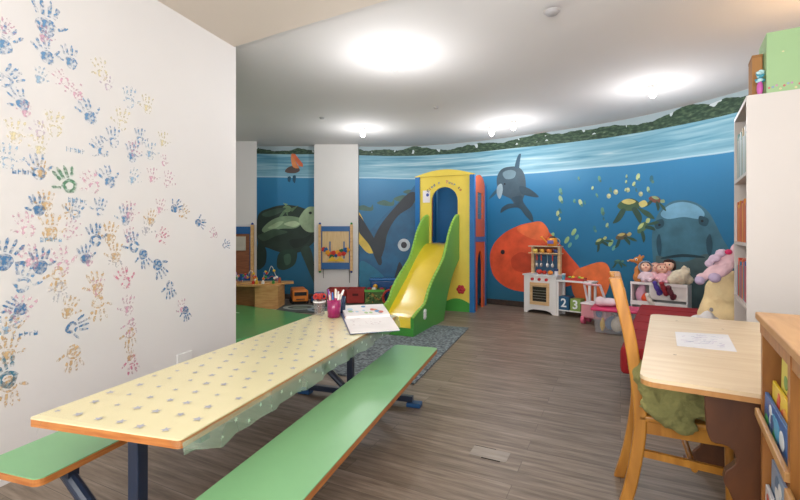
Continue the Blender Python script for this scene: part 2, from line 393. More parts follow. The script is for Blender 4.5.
# ------------------------------------------------------------------ the sea mural (wallpaper on the curved wall)
def mural_mat():
    m = bpy.data.materials.new('sea_mural_print'); m.use_nodes = True
    nt = m.node_tree; b = nt.nodes['Principled BSDF']; L = nt.links.new
    uvn = nt.nodes.new('ShaderNodeUVMap'); sep = nt.nodes.new('ShaderNodeSeparateXYZ'); L(uvn.outputs['UV'], sep.inputs[0])
    def noise(sx, sy, sc=1, det=4, dist=0):
        mp = nt.nodes.new('ShaderNodeMapping'); mp.inputs['Scale'].default_value = (sx, sy, 1)
        L(uvn.outputs['UV'], mp.inputs['Vector'])
        n = nt.nodes.new('ShaderNodeTexNoise'); n.inputs['Scale'].default_value = sc; n.inputs['Detail'].default_value = det; n.inputs['Distortion'].default_value = dist
        L(mp.outputs['Vector'], n.inputs['Vector']); return n.outputs['Fac']
    def math_(op, a, bb, c=None):
        n = nt.nodes.new('ShaderNodeMath'); n.operation = op
        for i, x in enumerate((a, bb, c)):
            if x is None: continue
            if isinstance(x, (int, float)): n.inputs[i].default_value = x
            else: L(x, n.inputs[i])
        return n.outputs[0]
    def ramp(fac, stops, interp='LINEAR'):
        r = nt.nodes.new('ShaderNodeValToRGB'); r.color_ramp.interpolation = interp
        e = r.color_ramp.elements
        e[0].position = stops[0][0]; e[0].color = srgb(stops[0][1]); e[1].position = stops[-1][0]; e[1].color = srgb(stops[-1][1])
        for p, c in stops[1:-1]:
            k = e.new(p); k.color = srgb(c)
        L(fac, r.inputs['Fac']); return r.outputs['Color']
    def mix(f, a, bb, mode='MIX'):
        n = nt.nodes.new('ShaderNodeMix'); n.data_type = 'RGBA'; n.blend_type = mode
        if isinstance(f, (int, float)): n.inputs['Factor'].default_value = f
        else: L(f, n.inputs['Factor'])
        for k, x in (('A', a), ('B', bb)):
            if isinstance(x, str): n.inputs[k].default_value = srgb(x)
            else: L(x, n.inputs[k])
        return n.outputs['Result']
    s, z = sep.outputs['X'], sep.outputs['Y']
    v = math_('DIVIDE', z, CEIL)
    # deep water, a printed gradient
    n1 = noise(.8, .8, 1, 3, .8)
    vv = math_('MULTIPLY_ADD', n1, .16, math_('SUBTRACT', v, .08))
    deep = ramp(vv, [(0, '#2a6178'), (.25, '#25678a'), (.5, '#27709a'), (.68, '#307dac'), (.80, '#3c8ab6')])
    # water above the line, streaked
    n2 = noise(.7, 13, 1.3, 5, .5)
    surf = ramp(n2, [(.3, '#548ea8'), (.46, '#74a9be'), (.6, '#96c0cf'), (.74, '#c8dce2')])
    wl = math_('MULTIPLY_ADD', s, -.012, math_('MULTIPLY_ADD', noise(.5, 0, 1, 2), .08, 2.20))
    d = math_('SUBTRACT', z, wl)
    above = math_('GREATER_THAN', d, 0)
    fade = nt.nodes.new('ShaderNodeMapRange'); L(d, fade.inputs['Value']); fade.inputs['From Min'].default_value = 0; fade.inputs['From Max'].default_value = .13
    surf2 = mix(fade.outputs[0], mix(.35, surf, '#a8cfdf'), surf)
    col = mix(above, deep, surf2)
    band = math_('LESS_THAN', math_('ABSOLUTE', math_('SUBTRACT', d, .004), 0), .011)
    col = mix(math_('MULTIPLY', band, .75), col, '#b7d6e2')
    # distant shore with trees and white houses
    nh = noise(1.1, 0, 1.2, 5); shore_top = math_('MULTIPLY_ADD', nh, .42, 2.52)
    shore_bot = math_('MULTIPLY_ADD', s, -.012, math_('MULTIPLY_ADD', noise(.6, 0, 1, 3), .06, 2.63))
    sky = math_('GREATER_THAN', z, shore_bot)
    skyc = mix(sky, col, '#a3b4ba')
    trees = ramp(noise(9, 22, 1.6, 5), [(.3, '#27392f'), (.5, '#3a5140'), (.68, '#5a6f55'), (.78, '#8a9a86')])
    house = math_('MULTIPLY', math_('GREATER_THAN', noise(7, 5, 1.2, 1), .66), math_('GREATER_THAN', z, 2.645))
    trees = mix(house, trees, '#c9d3d6')
    t = math_('MULTIPLY', sky, math_('LESS_THAN', z, shore_top))
    col = mix(t, skyc, trees)
    L(col, b.inputs['Base Color']); b.inputs['Roughness'].default_value = .42
    b.inputs['Specular IOR Level'].default_value = .35
    return m

S0 = wall_ray(256)[0]; S1 = WS[-1]
bm = bmesh.new(); uvl = bm.loops.layers.uv.new('UVMap'); cols = []
N = 90
for i in range(N+1):
    s = S0+(S1-S0)*i/N; p = wall_at(s, .005)
    cols.append((s, bm.verts.new((p.x, p.y, .09)), bm.verts.new((p.x, p.y, CEIL-.003))))
for a, c in zip(cols, cols[1:]):
    f = bm.faces.new((a[1], c[1], c[2], a[2]))
    for l, (x, y) in zip(f.loops, ((a[0], .09), (c[0], .09), (c[0], CEIL), (a[0], CEIL))): l[uvl].uv = (x, y)
me = bpy.data.meshes.new('sea_mural'); bm.to_mesh(me); bm.free(); me.materials.append(mural_mat())
MU = bpy.data.objects.new('sea_mural', me); COL.objects.link(MU)
tag(MU, 'blue underwater wallpaper mural with sea animals covering the curved back wall', 'mural')

def smooth_loop(pts, n=5):
    pts = [Vector(p) for p in pts]; o = []; L = len(pts)
    for i in range(L):
        for k in range(n): o.append(cr(pts[i-1], pts[i], pts[(i+1) % L], pts[(i+2) % L], k/n))
    return [(p.x, p.y) for p in o]
def ell(cx, cy, rx, ry, n=18, rot=0):
    c, s = math.cos(math.radians(rot)), math.sin(math.radians(rot))
    return [(cx+rx*math.cos(2*PI*k/n)*c-ry*math.sin(2*PI*k/n)*s, cy+rx*math.cos(2*PI*k/n)*s+ry*math.sin(2*PI*k/n)*c) for k in range(n)]
LAYER = [0]
def painted(name, layers, label=None, rough=.45):
    """layers: (outline in photo pixels, colour, smooth?) painted flat on the mural"""
    mats = []; bm = bmesh.new()
    LAYER[0] += 1; base = .0062+.0002*(LAYER[0] % 6)
    for li, (pts, hx, sm) in enumerate(layers):
        if sm: pts = smooth_loop(pts)
        p2 = [sz(x, y) for x, y in pts]
        p2 = [(s, min(CEIL-.01, max(.095, z))) for s, z in p2]
        tmp = bmesh.new(); vs = [tmp.verts.new((s, z, 0)) for s, z in p2]
        es = [tmp.edges.new((vs[i], vs[(i+1) % len(vs)])) for i in range(len(vs))]
        bmesh.ops.triangle_fill(tmp, use_beauty=True, edges=es)
        smin = min(p[0] for p in p2); smax = max(p[0] for p in p2); s = math.floor(smin/.1)*.1+.1
        while s < smax:
            bmesh.ops.bisect_plane(tmp, geom=tmp.verts[:]+tmp.edges[:]+tmp.faces[:], plane_co=(s, 0, 0), plane_no=(1, 0, 0)); s += .1
        mp = {}
        for v in tmp.verts:
            p = wall_at(v.co.x, base+li*.0009); mp[v] = bm.verts.new((p.x, p.y, v.co.y))
        if hx not in mats: mats.append(hx)
        for f in tmp.faces:
            try: g = bm.faces.new([mp[v] for v in f.verts]); g.material_index = mats.index(hx)
            except ValueError: pass
        tmp.free()
    me = bpy.data.meshes.new(name); bm.to_mesh(me); bm.free()
    for h in mats: me.materials.append(mat(h, rough, var=.22, scale=5))
    o = bpy.data.objects.new(name, me); COL.objects.link(o); o.parent = MU
    if label: o['label'] = label
    return o

# sea turtle (plain) at the left of the mural
painted('painted_turtle', [
    ([(258,216),(270,208),(285,205),(300,207),(313,214),(318,232),(313,243),(300,252),(284,253),(268,248),(258,243)], '#26382f', 1),
    ([(258,244),(266,249),(266,262),(262,268),(257,268)], '#20382f', 1),
    ([(280,252),(296,250),(296,262),(290,268),(282,270),(277,266)], '#243f33', 1),
    ([(301,250),(309,246),(314,262),(316,286),(311,276),(305,262)], '#2c443a', 1),
    ([(262,230),(272,220),(286,216),(300,218),(302,222),(296,228),(280,229),(270,234)], '#7f9a78', 1),
    ([(258,236),(266,232),(275,229),(288,232),(276,236),(264,241)], '#3d5443', 1),
    ([(262,214),(274,209),(286,208),(280,213),(268,217)], '#3c5546', 1), ([(284,224),(294,221),(300,224),(294,227)], '#b4c8a2', 1), ([(268,228),(278,222),(284,222),(276,228)], '#a2ba93', 1), ([(284,256),(290,254),(291,262),(286,265)], '#3c5d4a', 1), ([(303,213),(308,209),(313,210),(309,213)], '#c3d3b2', 1), ([(290,240),(304,238),(312,234),(306,244),(294,248)], '#1c2b25', 1),
    ([(299,221),(303,212),(309,207),(316,208),(318,218),(316,231),(306,231)], '#9db490', 1),
    (ell(310.5, 213, 1.6, 1.4), '#22302a', 0)], 'green painted sea turtle')
painted('painted_turtle', [(ell(287, 209, 4.5, 3.5), '#6f8f68', 0), ([(283,211),(279,217),(281,218),(286,212)], '#5d7c5c', 0), ([(290,209),(299,205),(292,212)], '#5d7c5c', 0),
    ([(286,206),(283,203),(288,204)], '#86a57c', 0), ([(288,212),(288,217),(286,213)], '#5d7c5c', 0)], 'small green painted turtle above the large one')
# pelican floating on the surface
painted('painted_pelican', [([(285,171),(289,167),(296,166),(300,170),(296,173),(288,173)], '#5b4a45', 1), ([(293,167),(291,158),(292,154),(295,155),(296,162),(299,168)], '#e08a52', 1),
    ([(291,154),(295,154),(303,164),(303,167),(299,166)], '#e4744a', 0), ([(288,177),(291,177),(290,182),(288,181)], '#1c4f68', 1), ([(293,176),(296,176),(295,183),(293,181)], '#1c4f68', 1)], 'orange and brown painted pelican')
for (x, y, k) in ((384,203,1.2),(403,199,1.6),(409,192,1),(363,208,1.2)):
    painted('painted_fish', [([(x-6*k,y),(x,y-2.4*k),(x+6*k,y-.5*k),(x+8*k,y-3*k),(x+8*k,y+2*k),(x,y+2.2*k)], '#3f6b5e', 1)])
# large plain blue fish with a dark back and yellow fin
painted('painted_fish', [
    ([(358,262),(364,240),(376,224),(392,208),(408,194),(418,192),(418,288),(398,292),(376,284),(362,274)], '#14618a', 1),
    ([(378,262),(372,246),(380,226),(396,206),(409,193),(416,194),(412,206),(398,216),(388,232),(384,250)], '#1b2630', 1),
    ([(358,212),(366,226),(374,244),(375,252),(368,253),(361,246),(357,238)], '#e3c24c', 1),
    ([(358,214),(368,228),(378,246),(382,262),(378,264),(370,246),(358,230)], '#1b2630', 1),
    ([(392,292),(396,272),(400,262),(405,276),(406,292)], '#1c2b38', 1),
    ([(360,262),(372,266),(386,280),(378,288),(360,286)], '#1c7fa0', 1),
    (ell(404, 245, 6.2, 6.4), '#c9d4d8', 0), (ell(404, 245, 3, 3.2), '#2c2a33', 0)], 'large plain blue painted fish with a yellow fin')
# dolphin, head up
painted('painted_dolphin', [
    ([(497,178),(501,170),(508,167),(518,167),(524,173),(526,184),(525,194),(521,203),(516,206),(511,199),(503,195),(498,189)], '#3d5664', 1),
    ([(515,167),(518,156),(521,154),(520,162),(519,168)], '#33566b', 1),
    ([(520,186),(530,189),(539,197),(528,196),(521,193)], '#2f4c5c', 1),
    ([(499,190),(494,196),(489,199),(493,193),(498,188)], '#3c6277', 1),
    ([(512,198),(522,196),(524,203),(532,214),(533,222),(526,216),(519,208),(508,209),(501,213),(502,208),(508,204),(515,203)], '#2f4c5c', 1),
    ([(503,173),(510,170),(516,172),(514,178),(506,179)], '#6d8b98', 1),
    ([(498,186),(502,184),(503,191),(500,199),(497,193)], '#8fa9b4', 1), (ell(505, 184, .9, .9), '#101c24', 0)], 'dark grey painted dolphin')
# plain orange fish behind the toy kitchen
painted('painted_fish', [
    ([(490,258),(494,244),(506,232),(524,224),(540,223),(549,232),(560,244),(570,256),(580,268),(586,280),(576,284),(560,288),(545,291),(527,292),(508,288),(494,276)], '#d1522f', 1),
    ([(517,229),(530,223),(542,222),(549,232),(543,240),(530,238)], '#dc6a3c', 1),
    ([(556,243),(566,252),(568,262),(562,272),(556,266)], '#c9502f', 1),
    ([(574,272),(586,266),(600,262),(608,265),(611,276),(608,290),(602,300),(590,304),(578,300),(572,288)], '#de6d3a', 1),
    ([(512,258),(522,252),(532,258),(533,268),(522,272),(513,268)], '#be4528', 1),
    (ell(503, 252, 2.1, 2.3), '#23262c', 0)], 'large plain orange painted fish')
# distant fish over the blue
random.seed(11)
for i in range(26):
    x = random.choice((random.uniform(556, 612), random.uniform(556, 600), random.uniform(600, 670))); y = random.uniform(178, 232) if x < 612 else random.uniform(176, 190)
    k = random.uniform(1.0, 2.3); c = random.choice(('#9db98f', '#b5c890', '#5f947f', '#2b6a7a', '#3a7f86')); a = random.uniform(60, 120)
    painted('painted_fish', [(ell(x, y, 1.6*k, .9*k, 8, a), c, 0), (ell(x+.6*k, y+1.4*k, .8*k, .7*k, 6, a), '#4d7a70', 0)])
def small_turtle(x, y, k, rot=0, c1='#3c5a45', c2='#a9b577'):
    R = lambda pts: [(x+(px*math.cos(rot)-py*math.sin(rot))*k, y+(px*math.sin(rot)+py*math.cos(rot))*k) for px, py in pts]
    painted('painted_turtle', [(R([(-8,0),(-4,-4),(3,-5),(8,-1),(4,3),(-4,3)]), c1, 1), (R([(-5,2),(-9,8),(-11,12),(-6,10),(-2,3)]), '#2c4a3e', 1),
        (R([(2,2),(5,8),(8,12),(9,7),(5,1)]), '#2c4a3e', 1), (R([(-5,-3),(0,-5),(5,-3),(0,-1)]), c2, 1), (R([(7,-2),(11,-4),(13,-1),(9,1)]), c2, 1), (R([(6,1),(14,4),(18,9),(12,7)]), '#355443', 1)], None)
small_turtle(629, 206, 1.45, 0, '#3f5b3f', '#c8bd72'); small_turtle(655, 200, .8, .3, '#7a4a3c', '#8fa57a')
small_turtle(622, 237, .8, -.2, '#5d5440', '#b7a86a'); small_turtle(600, 242, .65, -.5); small_turtle(643, 228, .9, -.8, '#4a6a4e', '#a8b878')
small_turtle(618, 262, .5, 0, '#2f5a58', '#4a7568')
for (x, y, k) in ((609,196,1.4),(616,192,1.5),(628,190,1.4),(641,194,1.4)): painted('painted_fish', [(ell(x, y, 1.6*k, 1.8*k, 10), '#a9b48a', 0), (ell(x+.5, y-1, .9*k, .8*k, 8), '#c8cfa6', 0)])
for (x, y) in ((560,262),(567,240),(552,236),(574,232),(611,243)): painted('painted_fish', [(ell(x, y, 4, 2, 10, -60), '#8fb27c', 0), (ell(x+3, y+5, 3, 1.6, 10, -60), '#5c9a90', 0)])
# big plain grey blue shark, head on, mouth shut
painted('painted_shark', [
    ([(655,305),(654,270),(652,240),(655,222),(661,210),(671,202),(683,200),(697,203),(709,212),(717,226),(724,240),(733,255),(738,270),(738,305)], '#3c6b7e', 1),
    ([(661,214),(670,205),(684,202),(698,206),(705,214),(700,219),(684,217),(668,219)], '#6fa3bf', 1),
    ([(656,262),(660,256),(684,262),(706,254),(712,262),(712,305),(658,305)], '#4a6063', 1),
    ([(664,257),(683,254),(702,256),(704,258),(683,257),(663,259)], '#1b3742', 1),
    ([(655,222),(663,219),(664,226),(657,229)], '#234a5a', 1), ([(700,216),(709,219),(707,226),(700,224)], '#234a5a', 1),
    ([(657,240),(660,234),(662,246),(661,256),(658,252)], '#24495a', 1), ([(707,240),(711,234),(713,246),(711,256),(708,252)], '#24495a', 1),
    (ell(660, 225, 1.4, 1.2), '#0d1a20', 0), (ell(703, 221, 1.4, 1.2), '#0d1a20', 0)], 'large plain grey blue painted shark')

# ------------------------------------------------------------------ picnic set: one frame with table top and two benches
Fr = lambda u, v, z: Vector((v, u, z))       # local frame: x = v, y = u
PT = thing('picnic_table', 'long starred yellow table joined to two green benches on a navy steel frame', 'table', (0, 0, 0), -TH)
M_navy = mat('#1c2a40', .35, coat=.3); M_edge = wood('#a9622c', '#c98545', (3, 3, 30), .45)
M_yel = mat('#e9ddb0', .28, var=.02, coat=.3); M_green = mat('#7db380', .36, var=.03, coat=.2)
def top(name, v0, v1, u0, u1, z, th, m, par, rc=.04, skew=0):
    def rr(a0, a1, c0, c1, r):
        pts = []
        for cx, cy, a in ((a1-r, c0+r, -90), (a1-r, c1-r, 0), (a0+r, c1-r, 90), (a0+r, c0+r, 180)):
            for k in range(6):
                t = math.radians(a+90*k/5); pts.append((cx+r*math.cos(t), cy+r*math.sin(t)))
        return [(x, y+(skew*(x-v0)/(v1-v0) if y < 1.5 else 0)) for x, y in pts]
    b = MB(); b.plate(rr(v0, v1, u0, u1, rc), [], lambda a, c, d: Vector((a, c, d)), z-.004, z)
    o = b.build(name, m, par)
    b = MB(); b.plate(rr(v0, v1, u0, u1, rc), [], lambda a, c, d: Vector((a, c, d)), z-th, z-.004)
    e = b.build('edge_trim', M_edge, o); e['label'] = 'orange brown wooden edge'
    return o
TT = top('tabletop', -1.61, -1.01, 1.02, 3.12, .59, .028, M_yel, PT, .015, .025)
B1 = top('bench_seat', -1.012, -.695, 1.03, 3.09, .38, .028, M_green, PT, .03)
B2 = top('bench_seat', -1.90, -1.59, 1.035, 3.09, .38, .028, M_green, PT, .03)
for u in (1.17, 2.95):
    MB().box(-1.332, -1.288, u-.022, u+.022, .05, .562, bev=.004).build('column', M_navy, PT)
    b = MB(); b.box(-1.66, -.84, u-.02, u+.02, .03, .07, bev=.004); b.build('foot_bar', M_navy, PT)
    for sx in (-1.68, -.83):
        MB().box(sx-.05, sx+.05, u-.035, u+.035, 0, .03, bev=.006).build('foot_pad', mat('#1d4f80', .4), PT)
    for va, vb in ((-1.34, -1.66), (-1.28, -.96)):
        MB().tube((va, u, .06), (vb, u, .34), .024).build('brace', M_navy, PT, smooth=False)
    for va, vb in ((-1.88, -1.61), (-.99, -.73)):
        MB().box(va, vb, u-.02, u+.02, .318, .352).build('seat_bearer', M_navy, PT)
    MB().box(-1.56, -1.03, u-.02, u+.02, .53, .562).build('table_bearer', M_navy, PT)

# transparent film cloth with stars, hanging over the side
def film(alpha):
    m = bpy.data.materials.new('clear_film'); m.use_nodes = True
    b = m.node_tree.nodes['Principled BSDF']; b.inputs['Base Color'].default_value = srgb('#a3bfa6'); b.inputs['Roughness'].default_value = .3
    b.inputs['Alpha'].default_value = alpha; return m
TC = thing('tablecloth', 'clear plastic film cloth printed with small stars draped over the yellow table', 'tablecloth', (0, 0, 0), -TH)
b = MB(); bm = b.bm; zt = .5925
rows = []
for i in range(43):
    u = 1.045+2.075*i/42; w = .006*math.sin(i*.9)+.004*math.sin(i*2.3)
    dr = (.082+.006*math.sin(i*.5))*min(1, .35+i*.22)
    dr2 = .02 if i > 1 else .04
    rows.append([bm.verts.new(p) for p in ((-1.625-w, u, zt-dr2), (-1.605, u, zt-.012), (-1.60, u, zt), (-1.01, u, zt), (-1.003, u, zt-.01), (-.995+w, u, zt-.045), (-.99+1.6*w, u, zt-dr))])
for a, c in zip(rows, rows[1:]):
    for k in range(6): bm.faces.new((a[k], a[k+1], c[k+1], c[k])).material_index = 0 if k in (1, 2, 3) else 1
for a in range(1):  # corner flaps at the near end
    q = rows[0]
    f = [bm.verts.new(p) for p in ((-1.54, 1.018, zt-.006), (-1.56, 1.012, zt-.05), (-1.005, 1.035, zt-.03), (-1.05, 1.04, zt-.01))]
    bm.faces.new((q[2], f[0], f[1], q[1])); bm.faces.new((q[3], f[3], f[2], q[4]))
b.build('film', [film(.07), film(.42)], TC, smooth=True)
def star(b, c, r, f, mi=0, ph=0):
    vs = []
    for k in range(10):
        a = PI/2+ph+k*PI/5; rr = r if k % 2 == 0 else r*.42
        vs.append(b.bm.verts.new(f(c[0]+rr*math.cos(a), c[1]+rr*math.sin(a))))
    fc = b.bm.faces.new(vs); fc.material_index = mi
b = MB(); random.seed(3)
for i in range(22):
    for j in range(7):
        u = 1.085+i*.096; v = -1.565+j*.091+(.045 if i % 2 else 0)
        if v > -1.03: continue
        star(b, (v+random.uniform(-.01, .01), u+random.uniform(-.01, .01)), random.choice((.017, .013, .019)), lambda x, y: Vector((x, y, zt+.0008)), 0, random.random())
for i in range(2, 30):
    u = 1.06+i*.07; star(b, (u, zt-(.03 if i % 2 else .062)), .011, lambda x, y: Vector((-.995+.001*(zt-y), x, y)) + Vector((.006, 0, 0)), 1, random.random())
st = b.build('printed_stars', [mat('#acacba', .45), mat('#b7cfb9', .4)], TC, fixn=False); st['label'] = 'small grey and white stars'

# ------------------------------------------------------------------ on the table: cups and book
def on_table(px, py): # point on the table top seen at this pixel
    Y = (CH-.594)*F/(py-HZ); return Vector(((px-400)/F*Y, Y, .595))
def rubberlathe(prof): return prof
c1 = thing('scissors_cup', 'clear plastic cup holding red handled scissors, left of the magenta cup', 'cup', on_table(319.5, 314.5))
MB().lathe((0, 0, 0), [(0, 0), (.038, 0), (.046, .10), (.043, .10), (.035, .004), (0, .004)]).build('cup', mat('#b9aead', .1, alpha=.2), c1, smooth=True)
MB().lathe((0, 0, 0), [(.0465, .09), (.048, .09), (.048, .102), (.0465, .102)]).build('rim', mat('#e7e5e4', .3), c1, smooth=True)
random.seed(5)
for k in range(5):
    a = 2*PI*k/5; x, y = .018*math.cos(a), .018*math.sin(a)
    s = thing('scissors', 'red handled child scissors standing in the clear cup', 'scissors', c1.location+Vector((x*.6, y*.6, .012)), a, 'scissors in the clear cup')
    MB().bar((0, 0, 0), (.006, 0, .1), .012, .003).build('blade', mat('#7a5a52', .3, metal=.5), s)
    b = MB()
    for sx in (-1, 1):
        pts = [(sx*.014+.014*math.cos(t)+.008, 0, .122+.018*math.sin(t)) for t in [2*PI*q/10 for q in range(11)]]
        b.path(pts, .005, 6)
    b.build('handle', mat('#c83b32', .35), s, smooth=True)
def cup(px, py, hexc, label, H=.125, r=.050):
    c = thing('pencil_cup', label, 'cup', on_table(px, py))
    MB().lathe((0, 0, 0), [(0, 0), (r*.92, 0), (r, H), (r*.93, H), (r*.83, .004), (0, .004)]).build('cup', mat(hexc, .25, coat=.3), c, smooth=True); return c
c2 = cup(334, 317, '#941c5a', 'magenta plastic cup full of felt pens and pencils')
c3 = cup(341, 313, '#1f3358', 'dark blue plastic cup behind the magenta cup', .125, .036)
pc = ['#e9e4dc', '#efe9df', '#d9c3a4', '#c73b6d', '#e6e6e6', '#8a4fa0', '#e8c9b4', '#3e6fb0', '#ece7e0', '#f1ece6']
for k in range(10):
    a = 2*PI*k/10+.2; rr = .026; c = c2
    base = c.location+Vector((rr*.5*math.cos(a), rr*.5*math.sin(a), .008)); tip = Vector((rr*1.1*math.cos(a), rr*1.1*math.sin(a), .155+.018*(k % 3)))
    p = thing('felt_pen', 'pale capped felt pen standing in the magenta cup', 'pen', base, 0, 'pens in the magenta cup')
    m_ = tip.lerp(Vector((0, 0, 0)), .3)
    MB().tube((0, 0, 0), m_, .006, seg=8).build('barrel', mat(['#c2336b', '#b32a60', '#d4497f'][k % 3], .4), p)
    MB().tube(m_, tip, .008, .006, seg=8).build('cap', mat(pc[k], .4), p)
p = thing('paint_brush', 'white brush sticking out right of the magenta cup', 'brush', c2.location+Vector((.015, 0, .01)), 0)
MB().tube((0, 0, 0), (.04, 0, .15), .005, seg=8).build('handle', mat('#e4d9cf', .4), p); MB().tube((.04, 0, .15), (.055, 0, .185), .010, .006, seg=8).build('bristles', mat('#efece8', .6), p)
# open colouring book
BK = thing('colouring_book', 'open colouring book lying over the far right table corner', 'book', (0, 0, 0))
bl, br_ = on_table(350, 334.5), on_table(400, 331); tl, tr = on_table(338, 309), on_table(385, 307)
sl, sr = on_table(344.5, 320), on_table(391, 318)
for q in (bl, br_, tl, tr, sl, sr): q.z = .596
def quad_stack(b, pts, z0, z1, mi=0):
    b.plate([(q.x, q.y) for q in pts], [], lambda a, c, d: Vector((a, c, d)), z0, z1, mi)
b = MB(); quad_stack(b, (bl, br_, tr, tl), .5945, .598); b.build('cover', mat('#5c6687', .4), BK)
b = MB(); quad_stack(b, (bl.lerp(br_, .01), br_.lerp(bl, .01), sr, sl), .598, .604); b.build('right_page', mat('#e6e2e0', .6), BK)
b = MB(); quad_stack(b, (sl.lerp(sr, .03), sr.lerp(sl, .02), tr.lerp(tl, .05), tl.lerp(tr, .05)), .598, .620); pgl = b.build('page_stack', mat('#e9e4e2', .6), BK)
def onq(a, c, d, e, x, y, z):
    p = a.lerp(c, x).lerp(d.lerp(e, x), y); return Vector((p.x, p.y, z))
random.seed(9)
b = MB(); cl = ['#b5cfe0', '#5f93bf', '#e09a62', '#a9c78f', '#cf6a58']
for k in range(16):
    x, y = random.uniform(.1, .9), random.uniform(.2, .85); r = random.uniform(.02, .05)
    vs = [b.bm.verts.new(onq(sl, sr, tl, tr, min(.95, max(.05, x+r*1.3*math.cos(t))), min(.94, max(.1, y+r*2.5*math.sin(t))), .6205+k*.00003)) for t in [2*PI*q/9 for q in range(9)]]
    f = b.bm.faces.new(vs); f.material_index = k % 5
b.build('coloured_picture', [mat(h, .6) for h in cl], pgl, fixn=False)
b = MB()
for k in range(22):
    x, y = random.uniform(.12, .8), random.uniform(.45, .96); q = onq(bl, br_, sl, sr, x, y, .6045); r = random.uniform(.004, .014)
    b.box(q.x-r, q.x+r, q.y-.002, q.y+.002, .604, .6046, rot=Rz(random.uniform(-60, 60)), piv=q)
b.build('scribbles', mat('#b7a7a8', .6), BK)
b = MB(); b.bar(onq(sl, sr, tl, tr, .02, .05, .611), onq(sl, sr, tl, tr, .95, .02, .611), .004, .006); b.build('red_page_edge', mat('#c0504c', .5), BK)
# ------------------------------------------------------------------ slide tower
ST = thing('slide_tower', 'yellow play tower with arched doorway and green sided yellow slide', 'slide', (.688, 6.859, 0), -math.radians(24))
Y_ = mat('#e8cf52', .4, var=.03, coat=.2); Y2 = mat('#ecc92c', .22, var=.03, coat=.5); G_ = mat('#459a3e', .4, var=.04, coat=.2); GL = mat('#8cc04a', .4, var=.03)
B_ = mat('#1f6cab', .4, var=.04); BD = mat('#17659a', .45, var=.05); O_ = mat('#d4602f', .42, var=.04)
XZ = lambda a, c, d: Vector((a, d, c))
def arch(x0, x1, z0, z1, n=14):
    r = (x1-x0)/2; cx = (x0+x1)/2
    return [(x0, z0), (x1, z0)]+[(cx+r*math.cos(PI*k/n), z1-r+r*math.sin(PI*k/n)) for k in range(n+1)]
# front panel
W2 = .405
topa = [(W2-2*W2*k/14, 2.09+.085*math.sin(PI*k/14)) for k in range(15)]
b = MB(); b.plate([(-W2, .0), (W2, .0)]+topa, [arch(-.215, .215, 1.04, 1.915)], XZ, -.0, .03)
fp = b.build('front_panel', Y_, ST)
b = MB(); b.plate([(-W2-.08, 2.085), (W2+.08, 2.085)]+[(W2+.08-2*(W2+.08)*k/14, 2.095+.09*math.sin(PI*k/14)) for k in range(15)], [], XZ, -.02, .0)
b.build('top_arch', Y_, ST)
b = MB(); b.plate([(-W2, 0), (W2, 0)]+[(W2-2*W2*k/16, .13+.07*math.sin(PI*((k % 8)/8))) for k in range(17)], [], XZ, -.012, -.001)
b.build('green_hill_panel', G_, ST)
for sx in (-1, 1):
    for y in (0, .72):
        x0, x1 = (.405, .48) if sx > 0 else (-.48, -.405)
        MB().box(x0, x1, y-.02, y+.06, 0, 2.085 if y == 0 else 2.0).build('corner_post', B_, ST)
# side panels: upper with a barred window, lower with an archway
YZ = lambda sx: (lambda a, c, d: Vector((sx*(.445+d), a, c)))
for sx in (1, -1):
    f = YZ(sx)
    b = MB(); b.plate([(.06, 1.14), (.72, 1.14), (.72, 1.9)]+[(.39+.33*math.cos(PI*k/12), 1.9+.22*math.sin(PI*k/12)) for k in range(1, 12)]+[(.06, 1.9)], [[(.22, 1.42), (.54, 1.42), (.54, 1.84), (.22, 1.84)]], f, 0, .025)
    up = b.build('upper_side_panel', O_, ST)
    b = MB()
    for y in (.28, .34, .40, .46): b.box(*(sorted((sx*.455, sx*.465))), y, y+.012, 1.42, 1.84)
    for z in (1.5, 1.6, 1.7, 1.78): b.box(*(sorted((sx*.453, sx*.463))), .22, .54, z, z+.01)
    b.build('window_grid', mat('#56718c', .5), up)
    MB().box(*(sorted((sx*.445, sx*.475))), .06, .72, 1.06, 1.14).build('cross_beam', B_, ST)
    b = MB(); b.plate([(.06, 0), (.2, 0), (.2, .62)]+[(.37-.17*math.cos(PI*k/10), .62+.3*math.sin(PI*k/10)) for k in range(1, 11)]+[(.54, 0), (.72, 0), (.72, 1.06), (.06, 1.06)], [], f, 0, .025)
    b.build('lower_side_panel', O_, ST)
b = MB(); b.plate([(-.36, 0), (.36, 0)]+[(.36-.72*k/14, 1.95+.12*math.sin(PI*k/14)) for k in range(15)], [], XZ, .75, .775); b.build('back_panel', BD, ST)
MB().box(-.36, .36, .03, .75, 1.0, 1.04).build('platform', BD, ST)
MB().box(.30, .36, .1, .5, 0, .42, bev=.01).build('inner_panel', mat('#e8b52c', .4), ST)
# coloured lettering arched over the doorway
random.seed(2)
lc = ['#5a5a66', '#b5523a', '#2f6fb5', '#4a6a9a', '#c45a4a', '#2f6fb5', '#3a7ab0', '#3a6fae', '#b04e8a', '#56789a', '#a58a8f', '#3a8ab5', '#c0508a']
word = 'KindertreffBus'
for i, ch in enumerate('Kind r  Tour to'):
    if ch == ' ': continue
    a = math.radians(142-104*i/14); R = .335; cx, cz = R*math.cos(a), 1.655+R*math.sin(a)
    rot = a-PI/2
    g = lambda p, cx=cx, cz=cz, rot=rot: Vector((cx+p.x*math.cos(rot)-p.y*math.sin(rot), -.003-p.z, cz+p.x*math.sin(rot)+p.y*math.cos(rot)))
    text_mesh(ch, .062, mat(lc[i % 13], .5), fp, g, 'letter')
# small notice with a round blue emblem
nt_ = MB().box(-.355, -.235, -.004, -.001, 1.68, 1.87).build('notice', mat('#e4dfe2', .5), fp)
b = MB(); b.plate(ell(-.275, 1.80, .024, .026), [], XZ, -.007, -.004); b.build('blue_emblem', mat('#3d57a8', .5), nt_)
